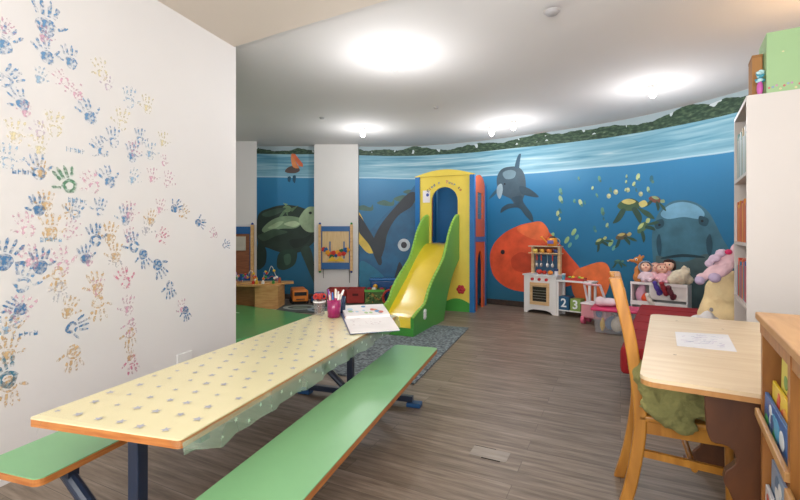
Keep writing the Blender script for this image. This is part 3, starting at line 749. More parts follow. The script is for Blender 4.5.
# flower on the yellow panel
b = MB()
for k in range(6): b.ball((.27+.042*math.cos(k*PI/3), -.016, .34+.042*math.sin(k*PI/3)), (.03, .012, .03))
b.ball((.27, -.02, .34), (.026, .014, .026)); b.build('red_flower', mat('#b3262c', .4), ST, smooth=True)
# slide
PR = [(0, .10), (0, .22), (.16, .27), (.394, .331), (.537, .486), (.725, .619), (.968, .757), (1.12, .86), (1.26, 1.03), (1.38, 1.2), (1.55, 1.36), (1.72, 1.455), (1.84, 1.47)]
def crv(pts, n=4):
    P = [Vector(p) for p in pts]; P = [P[0]]+P+[P[-1]]; o = []
    for i in range(1, len(P)-2):
        for k in range(n): o.append(cr(P[i-1], P[i], P[i+1], P[i+2], k/n))
    o.append(P[-1]); return [(p.x, p.y) for p in o]
pro = [(0, .0), (0, .10)]+crv(PR[1:])
under = [(1.84, .80), (1.70, .72), (1.52, .60), (1.36, .44), (1.22, .26), (1.10, .0)]
for sx, m_ in ((1, G_), (-1, G_)):
    f = lambda a, c, d, sx=sx: Vector((sx*(.23+d)-.02, a-1.86, c))
    b = MB(); b.plate(pro+[(1.84, 1.46)]+crv(under, 3), [], f, 0, .035)
    w = b.build('side_wall', m_, ST)
    pts = [(s, z) for s, z in crv(PR[1:])]
    b = MB(); b.path([(sx*.2475-.02, s-1.86, z) for s, z in pts], .019, 8); b.build('rim', GL, w, smooth=True)
    b = MB(); b.plate(pro+[(1.84, 1.46)]+crv(under, 3), [], lambda a, c, d, sx=sx: Vector((sx*(.2295-d)-.02, a-1.86, c)), 0, .003)
    b.build('inner_face', GL, w)
bed = crv([(-.0, .105), (.1, .12), (.30, .17), (.52, .31), (.75, .46), (1.0, .62), (1.25, .80), (1.5, .95), (1.68, 1.025), (1.86, 1.045)])
b = MB(); vs = []
for s, z in bed: vs.append([b.bm.verts.new((x, s-1.86, z+dz)) for x, dz in ((-.246, 0), (.206, 0), (.206, -.02), (-.246, -.02))])
for a, c in zip(vs, vs[1:]):
    for k in range(4): b.bm.faces.new((a[k], a[(k+1) % 4], c[(k+1) % 4], c[k]))
b.build('slide_bed', Y2, ST, smooth=False)
MB().box(-.285, .245, -1.87, -1.84, 0, .10).build('base_front', G_, ST)
b = MB()
for z in (.115, .15, .185): b.ball((.248, -1.50, z+.06), (.01, .05, .03))
b.build('white_cutout', mat('#e9e8e6', .5), ST, smooth=True)

# ------------------------------------------------------------------ rugs and green mat
def rug_mat(c1, c2, c3, sc, kind=0):
    m = bpy.data.materials.new('woven_rug'); m.use_nodes = True
    nt = m.node_tree; b = nt.nodes['Principled BSDF']; L = nt.links.new
    tc = nt.nodes.new('ShaderNodeTexCoord')
    n = nt.nodes.new('ShaderNodeTexNoise' if not kind else 'ShaderNodeTexVoronoi'); n.inputs['Scale'].default_value = sc
    L(tc.outputs['Object'], n.inputs['Vector'])
    r = nt.nodes.new('ShaderNodeValToRGB'); e = r.color_ramp.elements
    e[0].position = .35 if not kind else .1; e[0].color = srgb(c1); e[1].position = .66; e[1].color = srgb(c3); k = e.new(.5 if not kind else .3); k.color = srgb(c2)
    if kind: r.color_ramp.interpolation = 'CONSTANT'
    L(n.outputs['Fac'] if not kind else n.outputs['Distance'], r.inputs['Fac']); L(r.outputs['Color'], b.inputs['Base Color']); b.inputs['Roughness'].default_value = .95
    return m
RG = MB(); RG.box(-.98, 0, 0, 2.2, .001, .012); RG = RG.build('grey_rug', rug_mat('#4b5257', '#6c7578', '#8d9798', 38))
th20 = math.radians(20); rc_ = Vector((math.cos(th20), -math.sin(th20))); ru = Vector((math.sin(th20), math.cos(th20)))
o_ = rc_*(-1.09)+ru*3.32
RG.location = (o_.x, o_.y, 0); RG.rotation_euler = (0, 0, -th20); tag(RG, 'mottled grey rug under the slide and the bench end', 'rug')
RD = MB(); RD.box(-1.92, -.35, 6.62, 7.38, .001, .010); RD = RD.build('play_rug', mat('#4d5350', .95, var=.2, scale=12))
tag(RD, 'dark patterned play rug in front of the mural, left of the slide', 'rug')
random.seed(4); b = MB()
for (cx, cy, r, mi) in ((-1.6, 7.08, .27, 0), (-1.2, 6.88, .24, 1), (-.85, 7.08, .25, 0), (-.6, 6.86, .2, 1)):
    b.plate(ell(cx, cy, r, r*.8, 24), [ell(cx, cy, r*.72, r*.56, 24)], lambda a, c, d: Vector((a, c, d)), .010, .0125, mi)
    b.plate(ell(cx, cy, r*.45, r*.33, 16), [], lambda a, c, d: Vector((a, c, d)), .010, .0125, 2)
b.build('printed_roads', [mat('#9aa39b', .9), mat('#8a97a3', .9), mat('#6f7c6d', .9)], RD)
gm = thing('gym_mat', 'shiny green vinyl mat on the floor beyond the end of the left wall', 'mat', (-1.43, 6.37, 0), math.atan2(.80, -1.21)-PI)
MB().box(-1.45, .6, -2.9, 0, 0, .045, bev=.012).build('mat_body', mat('#56a660', .22, var=.03, coat=.4), gm)
MB().box(-1.45, -.75, -.50, -.47, .0452, .047).box(-1.45, -.95, -.62, -.60, .0452, .047).build('white_line', mat('#bcd6bd', .4), gm)

# ------------------------------------------------------------------ activity table with bead toys
W1 = wood('#b9824c', '#d3a468', (2, 2, 12)); 
AT = thing('activity_table', 'low wooden table carrying bead mazes at the left of the mural', 'table', (-1.93, 7.0, 0))
b = MB(); b.plate([(-1.1, -.05), (-.38, -.10), (.17, .32), (.12, .5), (-1.1, .5)], [], lambda a, c, d: Vector((a, c, d)), .36, .39); b.build('tabletop', W1, AT)
MB().box(-.37, 0, .0, .4, 0, .36).build('leg_panel', wood('#c48f55', '#d9ac70', (2, 2, 12)), AT)
MB().box(-1.0, -.37, .22, .4, 0, .36).build('back_panel', wood('#9a6a3c', '#b5834e', (2, 2, 12)), AT)
bc = ['#c8392f', '#e8c034', '#2f6fb5', '#3f9a45', '#e8e4dd', '#8a4f9a', '#e07a2a']
def bead_maze(loc, lab, seed, hs):
    random.seed(seed); t = thing('bead_maze', lab, 'toy', loc)
    MB().box(-.14, .14, -.08, .08, 0, .02, bev=.004).build('base', wood('#c79a63', '#dbb37c'), t)
    for i, h in enumerate(hs):
        y = -.05+.1*i/(len(hs)-1); c = random.choice(bc[:4]); pts = []
        for k in range(13):
            q = k/12; pts.append((-.12+.24*q, y+.02*math.sin(q*9), .02+h*math.sin(PI*q)**.5*(.75+.25*math.sin(q*11+i))))
        MB().path(pts, .004, 6).build('wire', mat(['#d24a46', '#e3dcd8', '#3c78b8'][i % 3], .35), t, smooth=True)
        for k in range(1, 12, 1):
            if random.random() < .75 and (k < 4 or k > 8): MB().ball(pts[k], .023, seg=8).build('bead', mat(random.choice(bc), .35), t, smooth=True)
bead_maze((-2.12, 7.22, .39), 'low wooden bead maze at the right end of the activity table', 1, (.10, .26, .12))
bead_maze((-2.42, 7.12, .39), 'crowded bead maze in the middle of the activity table', 2, (.12, .2, .16))
bead_maze((-2.74, 7.15, .39), 'bead maze with white loops behind the white wall corner', 3, (.22, .32, .28))
for (x, y, h, c, lab) in ((-2.27, 7.0, .07, '#d8b23a', 'small yellow toy block at the front of the activity table'), (-2.33, 7.02, .05, '#c8392f', 'small red toy block beside the yellow block'), (-2.02, 7.05, .05, '#3f9a45', 'small green toy block near the right table end'), (-2.18, 7.03, .055, '#e7e3dc', 'small white toy block between the bead mazes'), (-1.96, 7.2, .09, '#b5653a', 'small brown wooden toy figure at the right table end')):
    t = MB().box(-.02, .02, -.02, .02, 0, h*.65, bev=.004); t.ball((0, 0, h*.75), .02, seg=10)
    o = t.build('toy_block', mat(c, .4), smooth=False); o.location = (x, y, .39); tag(o, lab, 'toy')

# ------------------------------------------------------------------ wall toys
def wall_toy(x0, x1, y, z0, z1, lab, brown, ball_c):
    t = thing('wall_toy', lab, 'toy', ((x0+x1)/2, y, z0)); w = (x1-x0)/2; h = z1-z0
    for i, sx in enumerate((-1, 1)):
        p = MB().box(sx*w-.024, sx*w+.024, -.07, -.025, .03, h-.03).build('side_post', wood('#c99a5e', '#dcb47c'), t)
        for j, z in enumerate((.015, h-.015)):
            MB().ball((sx*w, -.048, z), .022, seg=12).build('knob', mat(ball_c[(i+j) % 2], .35), p, smooth=True)
    MB().box(-w+.025, w-.025, -.06, -.03, h*.83, h-.06).build('top_panel', mat('#1d5a93', .4), t)
    MB().box(-w+.025, w-.025, -.06, -.03, .06, h*.2).build('bottom_panel', mat('#1d5a93', .4), t)
    pn = MB().box(-w+.03, w-.03, -.05, -.03, h*.2, h*.83).build('middle_panel', brown, t)
    for sx in (-1, 1): MB().box(sx*(w-.035)-.008, sx*(w-.035)+.008, -.062, -.03, h*.2, h*.83).build('inner_strip', mat('#1d4f80', .4), t)
    return t, w, h
slat = wood('#c9a36c', '#dcbf8c', (40, 2, 2))
t, w, h = wall_toy(-1.42, -.86, 7.88, .50, 1.38, 'blue and wood wall toy with felt flowers hanging on the white column', slat, ('#2f8a35', '#1d3f8a'))
random.seed(6)
for k in range(13):
    x = -w+.07+(2*w-.14)*k/12; z = .27+.1*random.random()+.06*abs(k-6)/6; c = ['#c8392f', '#d8542f', '#1f5a93', '#2c6f45', '#e3a02c'][(k*2) % 5]
    b = MB()
    for q in range(5): b.ball((x+.025*math.cos(q*1.257), -.062-.002*(k % 3), z+.025*math.sin(q*1.257)), (.022, .008, .022), seg=8)
    b.ball((x, -.07, z), (.014, .008, .014), seg=8); b.build('felt_flower', mat(c, .8), t, smooth=True)
for x in (-.1, .15): MB().box(x-.014, x+.014, -.066, -.05, .25, .55).build('grey_stick', mat('#5f6f8a', .5), t)
for x in (-.06, .08): b = MB(); b.plate([(x-.09, .2), (x+.09, .2), (x, .29)], [], XZ, -.072, -.06); b.build('yellow_triangle', mat('#e3b42c', .6), t)
for x, l in ((-w+.06, .16), (w-.04, .24)): MB().tube((x, -.045, .06), (x+.005, -.045, .06-l), .005, seg=6).build('cord', mat('#4a4038', .7), t)
t, w, h = wall_toy(-3.05, -2.53, 7.62, .28, 1.37, 'brown and blue framed wall toy on the white wall left of the mural', wood('#7d4a30', '#96603f'), ('#1d3f8a', '#1d3f8a'))
MB().box(-w+.12, w-.11, -.07, -.05, .62, .86).build('small_picture', mat('#b9b2a4', .6), t)

# ------------------------------------------------------------------ toys along the back wall
tr_ = thing('toy_truck', 'orange toy truck on the floor under the painted turtle', 'toy', (-1.72, 7.55, 0), math.radians(20))
OR = mat('#dd7e2a', .35)
MB().box(-.12, .12, -.02, .30, .07, .25, bev=.03).build('body', OR, tr_)
cab = MB().box(-.13, .13, -.16, .0, .05, .24, bev=.02).build('cab', OR, tr_)
MB().box(-.10, .10, -.166, -.155, .15, .21).build('windscreen', mat('#2b2b2e', .2), cab)
MB().box(-.07, .07, -.166, -.158, .08, .10).build('grille', mat('#5a3a22', .4), cab)
for x in (-.12, .12):
    for y in (-.09, .08, .22): MB().tube((x-.02, y, .045), (x+.02, y, .045), .045, seg=14).build('wheel', mat('#2a2523', .7), tr_)
bt = thing('toy_car', 'small blue toy car right of the orange truck', 'toy', (-1.40, 7.6, 0), math.radians(-15))
MB().box(-.09, .09, -.12, .12, .03, .12, bev=.02).build('body', mat('#24507f', .35), bt)
MB().box(-.07, .07, -.05, .09, .12, .18, bev=.02).build('cabin', mat('#32659a', .3), bt)
for x in (-.09, .09):
    for y in (-.08, .08): MB().tube((x-.012, y, .03), (x+.012, y, .03), .03, seg=12).build('wheel', mat('#211f20', .7), bt)
def crate(x0, x1, y0, y1, h, hexc, lab, grp=None):
    t = thing('toy_crate', lab, 'crate', ((x0+x1)/2, y0, 0), 0, grp); w = (x1-x0)/2; d = y1-y0; m = mat(hexc, .7, var=.12, scale=14)
    b = MB(); b.box(-w, w, 0, .012, 0, h).box(-w, w, d-.012, d, 0, h).box(-w, -w+.012, .012, d-.012, 0, h).box(w-.012, w, .012, d-.012, 0, h).box(-w, w, 0, d, 0, .012)
    b.build('box_body', m, t)
    b = MB(); b.box(-w-.006, w+.006, -.006, .014, h-.03, h+.004).box(-w-.006, w+.006, d-.014, d+.006, h-.03, h+.004).box(-w-.006, -w+.012, 0, d, h-.03, h+.004).box(w-.012, w+.006, 0, d, h-.03, h+.004); b.build('rim', mat(hexc, .6, var=.05), t)
    return t, w, d
t, w, d = crate(-1.24, -.93, 7.52, 7.83, .24, '#a8302a', 'red fabric toy crate, left of the pair below the white column')
MB().box(-.05, .05, -.01, -.004, .13, .17).build('handle_slot', mat('#5c1a17', .8), t)
t, w, d = crate(-.91, -.61, 7.52, 7.83, .24, '#a8302a', 'red fabric toy crate, right of the pair below the white column')
MB().box(-.05, .05, -.01, -.004, .13, .17).build('handle_slot', mat('#5c1a17', .8), t)
t, w, d = crate(-.59, -.26, 7.42, 7.74, .24, '#4f6a34', 'green leafy patterned toy crate beside the red crates')
random.seed(8); b = MB()
for k in range(34): b.ball((random.uniform(-w+.03, w-.03), -.004, random.uniform(.03, .19)), (random.uniform(.01, .028), .003, random.uniform(.01, .02)), seg=7, mi=k % 3)
b.build('leaf_print', [mat('#2f4a2a', .8), mat('#8a9a52', .8), mat('#a67a3c', .8)], t)
MB().box(-w-.008, w+.008, -.01, .0, .21, .25).build('green_band', mat('#5fae45', .6), t)
for (x, y, z, c, lab) in ((-.52, 7.5, .24, '#8f2230', 'dark red ball in the leafy green crate'), (-.44, 7.47, .245, '#e6dfd2', 'white ball in the leafy green crate'), (-.31, 7.5, .235, '#a5202c', 'red ball at the right of the leafy green crate'), (-.42, 7.52, .29, '#e0a52e', 'yellow ball on top of the leafy green crate')):
    o = MB().ball((0, 0, 0), .042, seg=14).build('toy_ball', mat(c, .4), smooth=True); o.location = (x, y, z); tag(o, lab, 'ball')
bx = thing('storage_box', 'blue plastic storage box behind the leafy green crate', 'box', (-.28, 7.76, 0))
MB().box(-.24, .24, 0, .22, 0, .36, bev=.02).build('box_body', mat('#1c4f88', .25), bx); MB().box(-.26, .26, -.01, .24, .36, .40, bev=.012).build('lid', mat('#2a6cab', .25), bx)
bx = thing('storage_box', 'low navy plastic box beside the slide', 'box', (.0, 7.5, 0))
MB().box(-.16, .16, 0, .25, 0, .2, bev=.02).build('box_body', mat('#17355f', .3), bx); MB().box(-.17, .17, -.01, .26, .2, .23, bev=.01).build('lid', mat('#3b5f8c', .3), bx)
ty = thing('ring_toy', 'red and black ring shaped toy leaning beside the slide', 'toy', (-.15, 7.25, 0))
b = MB(); b.path([(.13*math.cos(a), .0, .14+.13*math.sin(a)) for a in [2*PI*k/16 for k in range(17)]], .018, 8); b.build('ring', mat('#c2392c', .4), ty, smooth=True)
MB().ball((.02, .02, .12), (.09, .05, .1)).build('body', mat('#22222c', .5), ty, smooth=True); MB().ball((.03, 0, .30), (.05, .05, .045)).build('head', mat('#8a2f2c', .5), ty, smooth=True)

# ------------------------------------------------------------------ play kitchen
PKa = math.radians(-42.6)
PKT = thing('play_kitchen', 'white toy kitchen with wooden oven door and hanging rack', 'toy kitchen', (1.894, 6.75, 0), PKa)
WH = mat('#e3e0de', .45, var=.015); BW = wood('#c9a273', '#dcbd92', (2, 12, 12)); RED = mat('#c22e33', .4)
b = MB(); b.plate([(0, 0), (.05, 0), (.08, .035), (.15, .055), (.35, .055), (.42, .035), (.45, 0), (.5, 0), (.5, .56), (0, .56)], [[(.10, .13), (.40, .13), (.40, .46), (.10, .46)]], XZ, 0, .02)
b.build('front_panel', WH, PKT)
MB().box(0, .018, .02, .27, 0, .56).box(.482, .5, .02, .27, 0, .56).build('side_panel', WH, PKT)
MB().box(0, .5, .26, .28, .05, .56).build('back_panel', WH, PKT)
MB().box(-.02, .52, -.015, .29, .56, .58).build('counter', mat('#d5d8da', .35), PKT)
b = MB(); b.plate([(.10, .13), (.40, .13), (.40, .46), (.10, .46)], [[(.14, .18), (.36, .18), (.36, .40), (.14, .40)]], XZ, -.015, .012)
dr = b.build('oven_door', BW, PKT)
MB().box(.14, .36, .0, .006, .18, .40).build('oven_window', mat('#3b3733', .15), dr)
MB().tube((.13, -.03, .43), (.37, -.03, .43), .008).build('handle', BW, dr)
b = MB()
for z in (.22, .26, .30, .34): b.box(.14, .36, -.006, -.002, z, z+.006)
b.build('oven_grid', mat('#9a948b', .4, metal=.4), dr)
for x in (.14, .25, .36): MB().tube((x, -.025, .51), (x, 0, .51), .022, seg=16).build('knob', RED, PKT)
for x in (.02, .44): MB().box(x, x+.04, .20, .26, .58, 1.0).build('rack_post', BW, PKT)
MB().box(.06, .44, .26, .268, .58, .90).build('rack_back', mat('#365a78', .6, var=.25, scale=9), PKT)
MB().box(.0, .50, .14, .27, .885, .90).build('rack_shelf', BW, PKT)
MB().box(.0, .50, .14, .27, .99, 1.005).build('rack_top', mat('#c9b79c', .5), PKT)
MB().box(.06, .44, .262, .27, .90, .99).build('rack_upper_back', mat('#8a4a30', .6), PKT)
MB().tube((.06, .22, .87), (.44, .22, .87), .006).build('rail', mat('#b9b7b4', .3, metal=.6), PKT)
def inK(x, y, z): return PKT.matrix_basis @ Vector((x, y, z)) if 0 else Vector((1.894, 6.75, 0))+Matrix.Rotation(PKa, 3, 'Z') @ Vector((x, y, z))
for x, c, r, lab in ((.10, '#dfc763', .034, 'pale yellow pot, left on the toy kitchen rack'), (.21, '#dba43c', .03, 'amber cup on the toy kitchen rack'), (.32, '#df7f2e', .036, 'orange pot on the toy kitchen rack'), (.42, '#2c3f72', .028, 'small navy cup at the right of the toy kitchen rack')):
    t = thing('toy_pot', lab, 'toy pot', inK(x, .18, .90))
    MB().lathe((0, 0, 0), [(0, 0), (r, 0), (r, .055), (r*.88, .055), (r*.85, .006), (0, .006)], seg=16).build('pot', mat(c, .4), t, smooth=True)
    MB().box(-.052, -r+.003, -.006, .006, .04, .048).build('handle', mat(c, .4), t)
for x, c, m2, lab in ((.11, '#cf4f30', '#b7b4b0', 'red handled toy ladle, left on the rack'), (.18, '#cf4f30', '#b7b4b0', 'red handled toy spatula hanging second on the rack'), (.28, '#6f8c9a', '#d6d6d4', 'grey handled toy whisk on the rack'), (.36, '#c23a2c', '#c9c7c4', 'red handled toy spoon at the right of the rack')):
    t = thing('toy_utensil', lab, 'utensil', inK(x, .205, .68)); MB().box(-.008, .008, -.004, .004, .1, .19).build('handle', mat(c, .4), t)
    MB().tube((0, 0, .04), (0, 0, .1), .004, seg=8).ball((0, 0, .03), (.024, .01, .034)).build('head', mat(m2, .25, metal=.5), t, smooth=True)
wc = thing('watering_can', 'orange toy watering can on top of the toy kitchen', 'watering can', inK(.36, .20, 1.005), PKa)
MB().lathe((0, 0, 0), [(0, 0), (.075, 0), (.068, .12), (.055, .12), (.06, .008), (0, .008)], seg=20).build('body', mat('#e5912c', .35), wc, smooth=True)
MB().tube((-.06, 0, .03), (-.16, 0, .12), .014, .01).tube((-.16, 0, .12), (-.178, 0, .135), .012, .024).build('spout', mat('#e5912c', .35), wc)
b = MB(); b.path([(.06+.055*math.sin(a), 0, .065+.05*math.cos(a)) for a in [PI*k/8 for k in range(9)]], .007, 8); b.build('handle', mat('#a9a59b', .35), wc, smooth=True)
MB().box(-.045, .045, -.078, -.066, .035, .085).build('violet_label', mat('#6f62a5', .5), wc)
MB().ball((0, 0, .12), (.05, .05, .03)).build('dark_top', mat('#4c3328', .5), wc, smooth=True)
for x, y, c, r, lab in ((.20, .1, '#c93a26', .045, 'red toy pot on the toy kitchen counter'), (.38, .08, '#e0822a', .04, 'orange toy pumpkin on the toy kitchen counter'), (.27, .12, '#bf3528', .035, 'red toy tomato on the counter behind the pumpkin')):
    t = thing('toy_food', lab, 'toy food', inK(x, y, .58)); MB().ball((0, 0, r*.8), (r, r, r*.8)).build('body', mat(c, .4), t, smooth=True); MB().tube((0, 0, r*1.5), (0, 0, r*1.8), .006).build('stalk', mat('#4b6a34', .5), t)
# side table of the kitchen
SX = .503
ET = thing('toy_sideboard', 'low white toy sideboard at the right of the toy kitchen', 'toy sideboard', inK(SX, 0, 0), PKa)
MB().box(0, .50, .0, .26, .50, .52).build('counter', WH, ET); MB().box(0, .48, .01, .25, .08, .095).build('shelf', WH, ET)
for x in (.0, .45):
    for y in (.0, .22): MB().box(x, x+.03, y+.01, y+.04, 0, .5).build('leg', WH, ET)
for k, (x, hx, n, ht) in enumerate(((.0, '#1f5579', '2', .19), (.165, '#86a052', '3', .17))):
    t = thing('number_box', ['dark blue box with a white figure 2 on the toy sideboard shelf', 'green box with a white figure 3 on the toy sideboard shelf'][k], 'box', inK(SX+x+.03, .02, .095), PKa)
    MB().box(0, .145, 0, .17, 0, ht, bev=.004).build('box_body', mat(hx, .5), t)
    text_mesh(n, .17, mat('#e9ecec', .5), t, lambda p: Vector((.073+p.x, -.003-p.z, ht/2+p.y)), 'number')
tray = thing('vegetable_tray', 'red tray of toy vegetables on the toy sideboard', 'tray', inK(SX+.24, .12, .52), PKa)
MB().box(-.13, .13, -.07, .07, 0, .012).box(-.13, .13, -.07, -.06, .012, .04).box(-.13, .13, .06, .07, .012, .04).box(-.13, -.12, -.06, .06, .012, .04).box(.12, .13, -.06, .06, .012, .04).build('tray', mat('#b33a34', .4), tray)
random.seed(12)
for k, (c, lab) in enumerate((('#4f9a3a', 'green toy pepper'), ('#e3c02e', 'yellow toy lemon'), ('#c93a26', 'red toy tomato'), ('#7ab03c', 'light green toy apple'), ('#e8d24a', 'pale yellow toy pear'))):
    p = Vector((SX+.24, .12, .55))+Vector((-.09+.045*k, .02*(k % 2), .0)); r = .026
    o = MB().ball((0, 0, 0), (r, r, r*(1+.3*(k % 2)))).build('toy_vegetable', mat(c, .4), smooth=True); o.location = inK(*p); tag(o, lab+' in the red tray', 'toy food')
j = thing('toy_jar', 'white toy jar with a navy lid between kitchen and sideboard', 'jar', inK(SX-.04, .10, .58), PKa)
MB().tube((0, 0, 0), (0, 0, .06), .028).build('jar', mat('#dfdde2', .4), j); MB().tube((0, 0, .06), (0, 0, .09), .03).build('lid', mat('#2b3a6e', .4), j)
j = thing('toy_jar', 'teal toy jar on the left end of the sideboard', 'jar', inK(SX+.07, .10, .52), PKa)
MB().tube((0, 0, 0), (0, 0, .07), .026).build('jar', mat('#4d8fa5', .4), j); MB().tube((0, 0, .07), (0, 0, .09), .028).build('lid', mat('#c7d2d6', .4), j)

# ------------------------------------------------------------------ doll pram
pr = thing('doll_pram', 'pink and white doll pram between the sideboard and the toy bin', 'doll pram', (2.56, 5.80, 0), math.radians(-45))
PKm = mat('#d88f98', .6); WF = mat('#e9dfe0', .4)
MB().box(-.16, .16, -.08, .16, .08, .27, bev=.03).build('basket', PKm, pr)
MB().box(-.165, .165, -.09, .17, .26, .28, bev=.01).build('basket_rim', WF, pr)
for x in (-.14, .14):
    MB().bar((x*.93, .12, .2), (x*.72, -.10, .53), .022, .022).build('handle_bar', WF, pr)
    for y in (-.05, .13): MB().tube((x-.012, y, .055), (x+.03, y, .055), .055, seg=18).build('wheel', mat('#d1617c', .5), pr)
    MB().bar((x, -.05, .055), (x, .13, .2), .015, .015).build('strut', WF, pr)
MB().tube((-.11, -.10, .53), (.11, -.10, .53), .014).build('grip', mat('#d9a3aa', .5), pr)

# ------------------------------------------------------------------ toy bin with magenta lid
tb = thing('toy_bin', 'clear plastic toy bin with magenta lid behind the wooden chair', 'bin', (2.60, 5.33, 0), math.radians(-30))
def tub(w0, w1, d0, d1, h, th, m, name, par):
    b = MB(); rs = []
    for (w, d, z) in ((w0, d0, .004), (w1, d1, h), (w1-th, d1-th, h), (w0-th, d0-th, .01)):
        rs.append([b.bm.verts.new(p) for p in ((-w, -d, z), (w, -d, z), (w, d, z), (-w, d, z))])
    for a, c in zip(rs, rs[1:]):
        for k in range(4): b.bm.faces.new((a[k], a[(k+1) % 4], c[(k+1) % 4], c[k]))
    b.bm.faces.new(rs[0]); b.bm.faces.new(rs[-1]); return b.build(name, m, par, bevel=.01)
tub(.21, .235, .14, .165, .27, .006, mat('#c6c8cc', .15, alpha=.17), 'tub', tb)
MB().box(-.26, .26, -.185, .185, .27, .305, bev=.012).build('lid', mat('#cf2260', .35), tb)
def inB(x, y, z): return Vector((2.60, 5.33, 0))+Matrix.Rotation(math.radians(-30), 3, 'Z') @ Vector((x, y, z))
for x, y, z, r, c, lab in ((-.14, -.05, .09, (.03, .03, .08), '#e0b52e', 'yellow toy bottle inside the clear bin'), (.02, -.04, .10, (.075, .06, .09), '#cfc9b8', 'cream plush toy inside the clear bin'), (.15, 0, .09, (.07, .07, .08), '#c86a74', 'pink ball inside the clear bin'), (-.06, .07, .09, (.07, .05, .08), '#5a80a8', 'blue toy inside the clear bin'), (-.19, .07, .2, (.04, .05, .05), '#2c5f9a', 'dark blue block inside the clear bin'), (.10, .05, .22, (.06, .05, .05), '#b98a4a', 'tan toy near the top of the clear bin')):
    o = blob('soft_toy', [((0, 0, 0), r), ((r[0]*.2, 0, r[2]*.8), (r[0]*.6, r[1]*.6, r[2]*.4))], mat(c, .6), None, .012); o.location = inB(x, y, z); tag(o, lab, 'toy')
o = blob('soft_toy', [((0, 0, .05), (.13, .1, .05)), ((-.1, 0, .06), (.07, .07, .06)), ((.12, .02, .04), (.08, .07, .035))], mat('#e3cdd4', .9), None, .012, .01)
o.location = inB(-.08, .04, .305); tag(o, 'pale pink plush lying on the magenta bin lid', 'plush toy')
# ------------------------------------------------------------------ white toy rack with dolls
ra = math.atan2(-.4, .45)
RK = thing('toy_rack', 'low white open rack piled with dolls below the painted shark', 'rack', (2.87, 5.5, 0), ra)
def inR(x, y, z): return Vector((2.87, 5.5, 0))+Matrix.Rotation(ra, 3, 'Z') @ Vector((x, y, z))
RW = mat('#dedad8', .5, var=.015)
for x in (0, .205, .585): MB().box(x, x+.016, 0, .27, 0, .58).build('upright', RW, RK)
for z in (.05, .32, .565): MB().box(.016, .585, .005, .27, z, z+.014).build('shelf', RW, RK)
for z in (.32, .57): MB().box(.0, .60, -.012, .0, z-.0, z+.05 if z < .5 else z+.03).build('front_rail', RW, RK)
MB().box(.016, .585, .26, .268, .0, .58).build('back_panel', mat('#cbc6c2', .6), RK)
MB().box(.22, .585, .0, .01, .40, .565).build('front_panel', mat('#d5cfcb', .6), RK)
o = blob('soft_bag', [((0, 0, .1), (.06, .07, .1)), ((.02, 0, .18), (.04, .05, .05))], mat('#d9a9c0', .8), None, .012); o.location = inR(.09, .1, .335); tag(o, 'pink fabric bag in the upper left rack bay', 'bag')
o = MB().ball((0, 0, .075), .065).build('toy_ball', mat('#e2582c', .4), smooth=True); o.location = inR(.16, .08, .325); tag(o, 'orange ball in the upper left rack bay', 'ball')
o = blob('soft_toy', [((0, 0, .06), (.06, .07, .06)), ((.03, 0, .1), (.03, .05, .04))], mat('#7a5a9a', .8), None, .012); o.location = inR(.1, .1, .066); tag(o, 'violet plush in the lower left rack bay', 'plush toy')

def doll(loc, rz, lab, dress, hair, hood=None, tilt=0, sc=1.0):
    t = thing('baby_doll', lab, 'doll', loc, rz); t.scale = (sc,)*3
    skin = mat('#e4b59c', .5)
    R = Rx(tilt)
    P = lambda x, y, z: R @ Vector((x, y, z))
    blob('body', [(P(0, 0, .08), (.055, .045, .07)), (P(-.05, -.02, .10), (.022, .022, .05), Ry(35)), (P(.05, -.02, .10), (.022, .022, .05), Ry(-35)), (P(-.03, -.07, .03), (.024, .06, .024)), (P(.03, -.07, .03), (.024, .06, .024))], mat(dress, .8), t, .009)
    h = blob('head', [(P(0, 0, .20), (.055, .052, .056)), (P(0, -.052, .195), (.009, .009, .008)), (P(-.03, -.036, .185), (.018, .014, .016)), (P(.03, -.036, .185), (.018, .014, .016)), (P(0, 0, .15), (.02, .02, .02))], skin, t, .007)
    for sx in (-1, 1): MB().ball(P(sx*.02, -.048, .207), (.007, .005, .008), seg=8).build('eye', mat('#2a3140', .2), h, smooth=True)
    MB().ball(P(0, -.052, .178), (.011, .004, .004), seg=8).build('mouth', mat('#b8525a', .4), h, smooth=True)
    if hood: MB().lathe(P(0, .006, .205), [(.058, -.035), (.067, -.022), (.072, 0), (.062, .03), (.035, .055), (0, .064)], seg=18, rot=(R @ Rx(-78))).build('bonnet', mat(hood, .8), t, smooth=True)
    if hair: blob('hair', [(P(0, .018, .222), (.06, .055, .05)), (P(-.04, .02, .19), (.025, .035, .045)), (P(.04, .02, .19), (.025, .035, .045)), (P(0, -.02, .248), (.045, .03, .016))], mat(hair, .9, var=.3, scale=40, bump=.4), t, .008, .01, .02)
    return t
doll(inR(.155, .08, .56), ra+.3, 'baby doll in a grey bonnet, leftmost on the rack', '#dcc3cb', None, '#9aa5b8', -25, 1.15)
doll(inR(.245, .12, .575), ra+.2, 'pink dressed doll lying second on the rack', '#e0b3bb', '#d99f8e', None, -35, 1.1)
doll(inR(.335, .07, .565), ra+.3, 'doll with a rosy face leaning on the rack', '#d9a5b0', '#c98f80', None, -20, 1.05)
doll(inR(.375, .17, .575), ra-.1, 'brown haired doll at the back of the rack', '#c9a0a8', '#39231e', None, -5, 1.15)
o = blob('plush_toy', [((0, 0, .09), (.10, .09, .09)), ((.06, -.02, .15), (.055, .055, .05)), ((-.09, -.02, .06), (.06, .06, .06)), ((.11, 0, .06), (.05, .06, .06)), ((.04, -.03, .2), (.03, .03, .03)), ((.1, 0, .18), (.025, .025, .03))], mat('#d8cbb2', .95, var=.12, scale=30, bump=.5), None, .012, .02, .03)
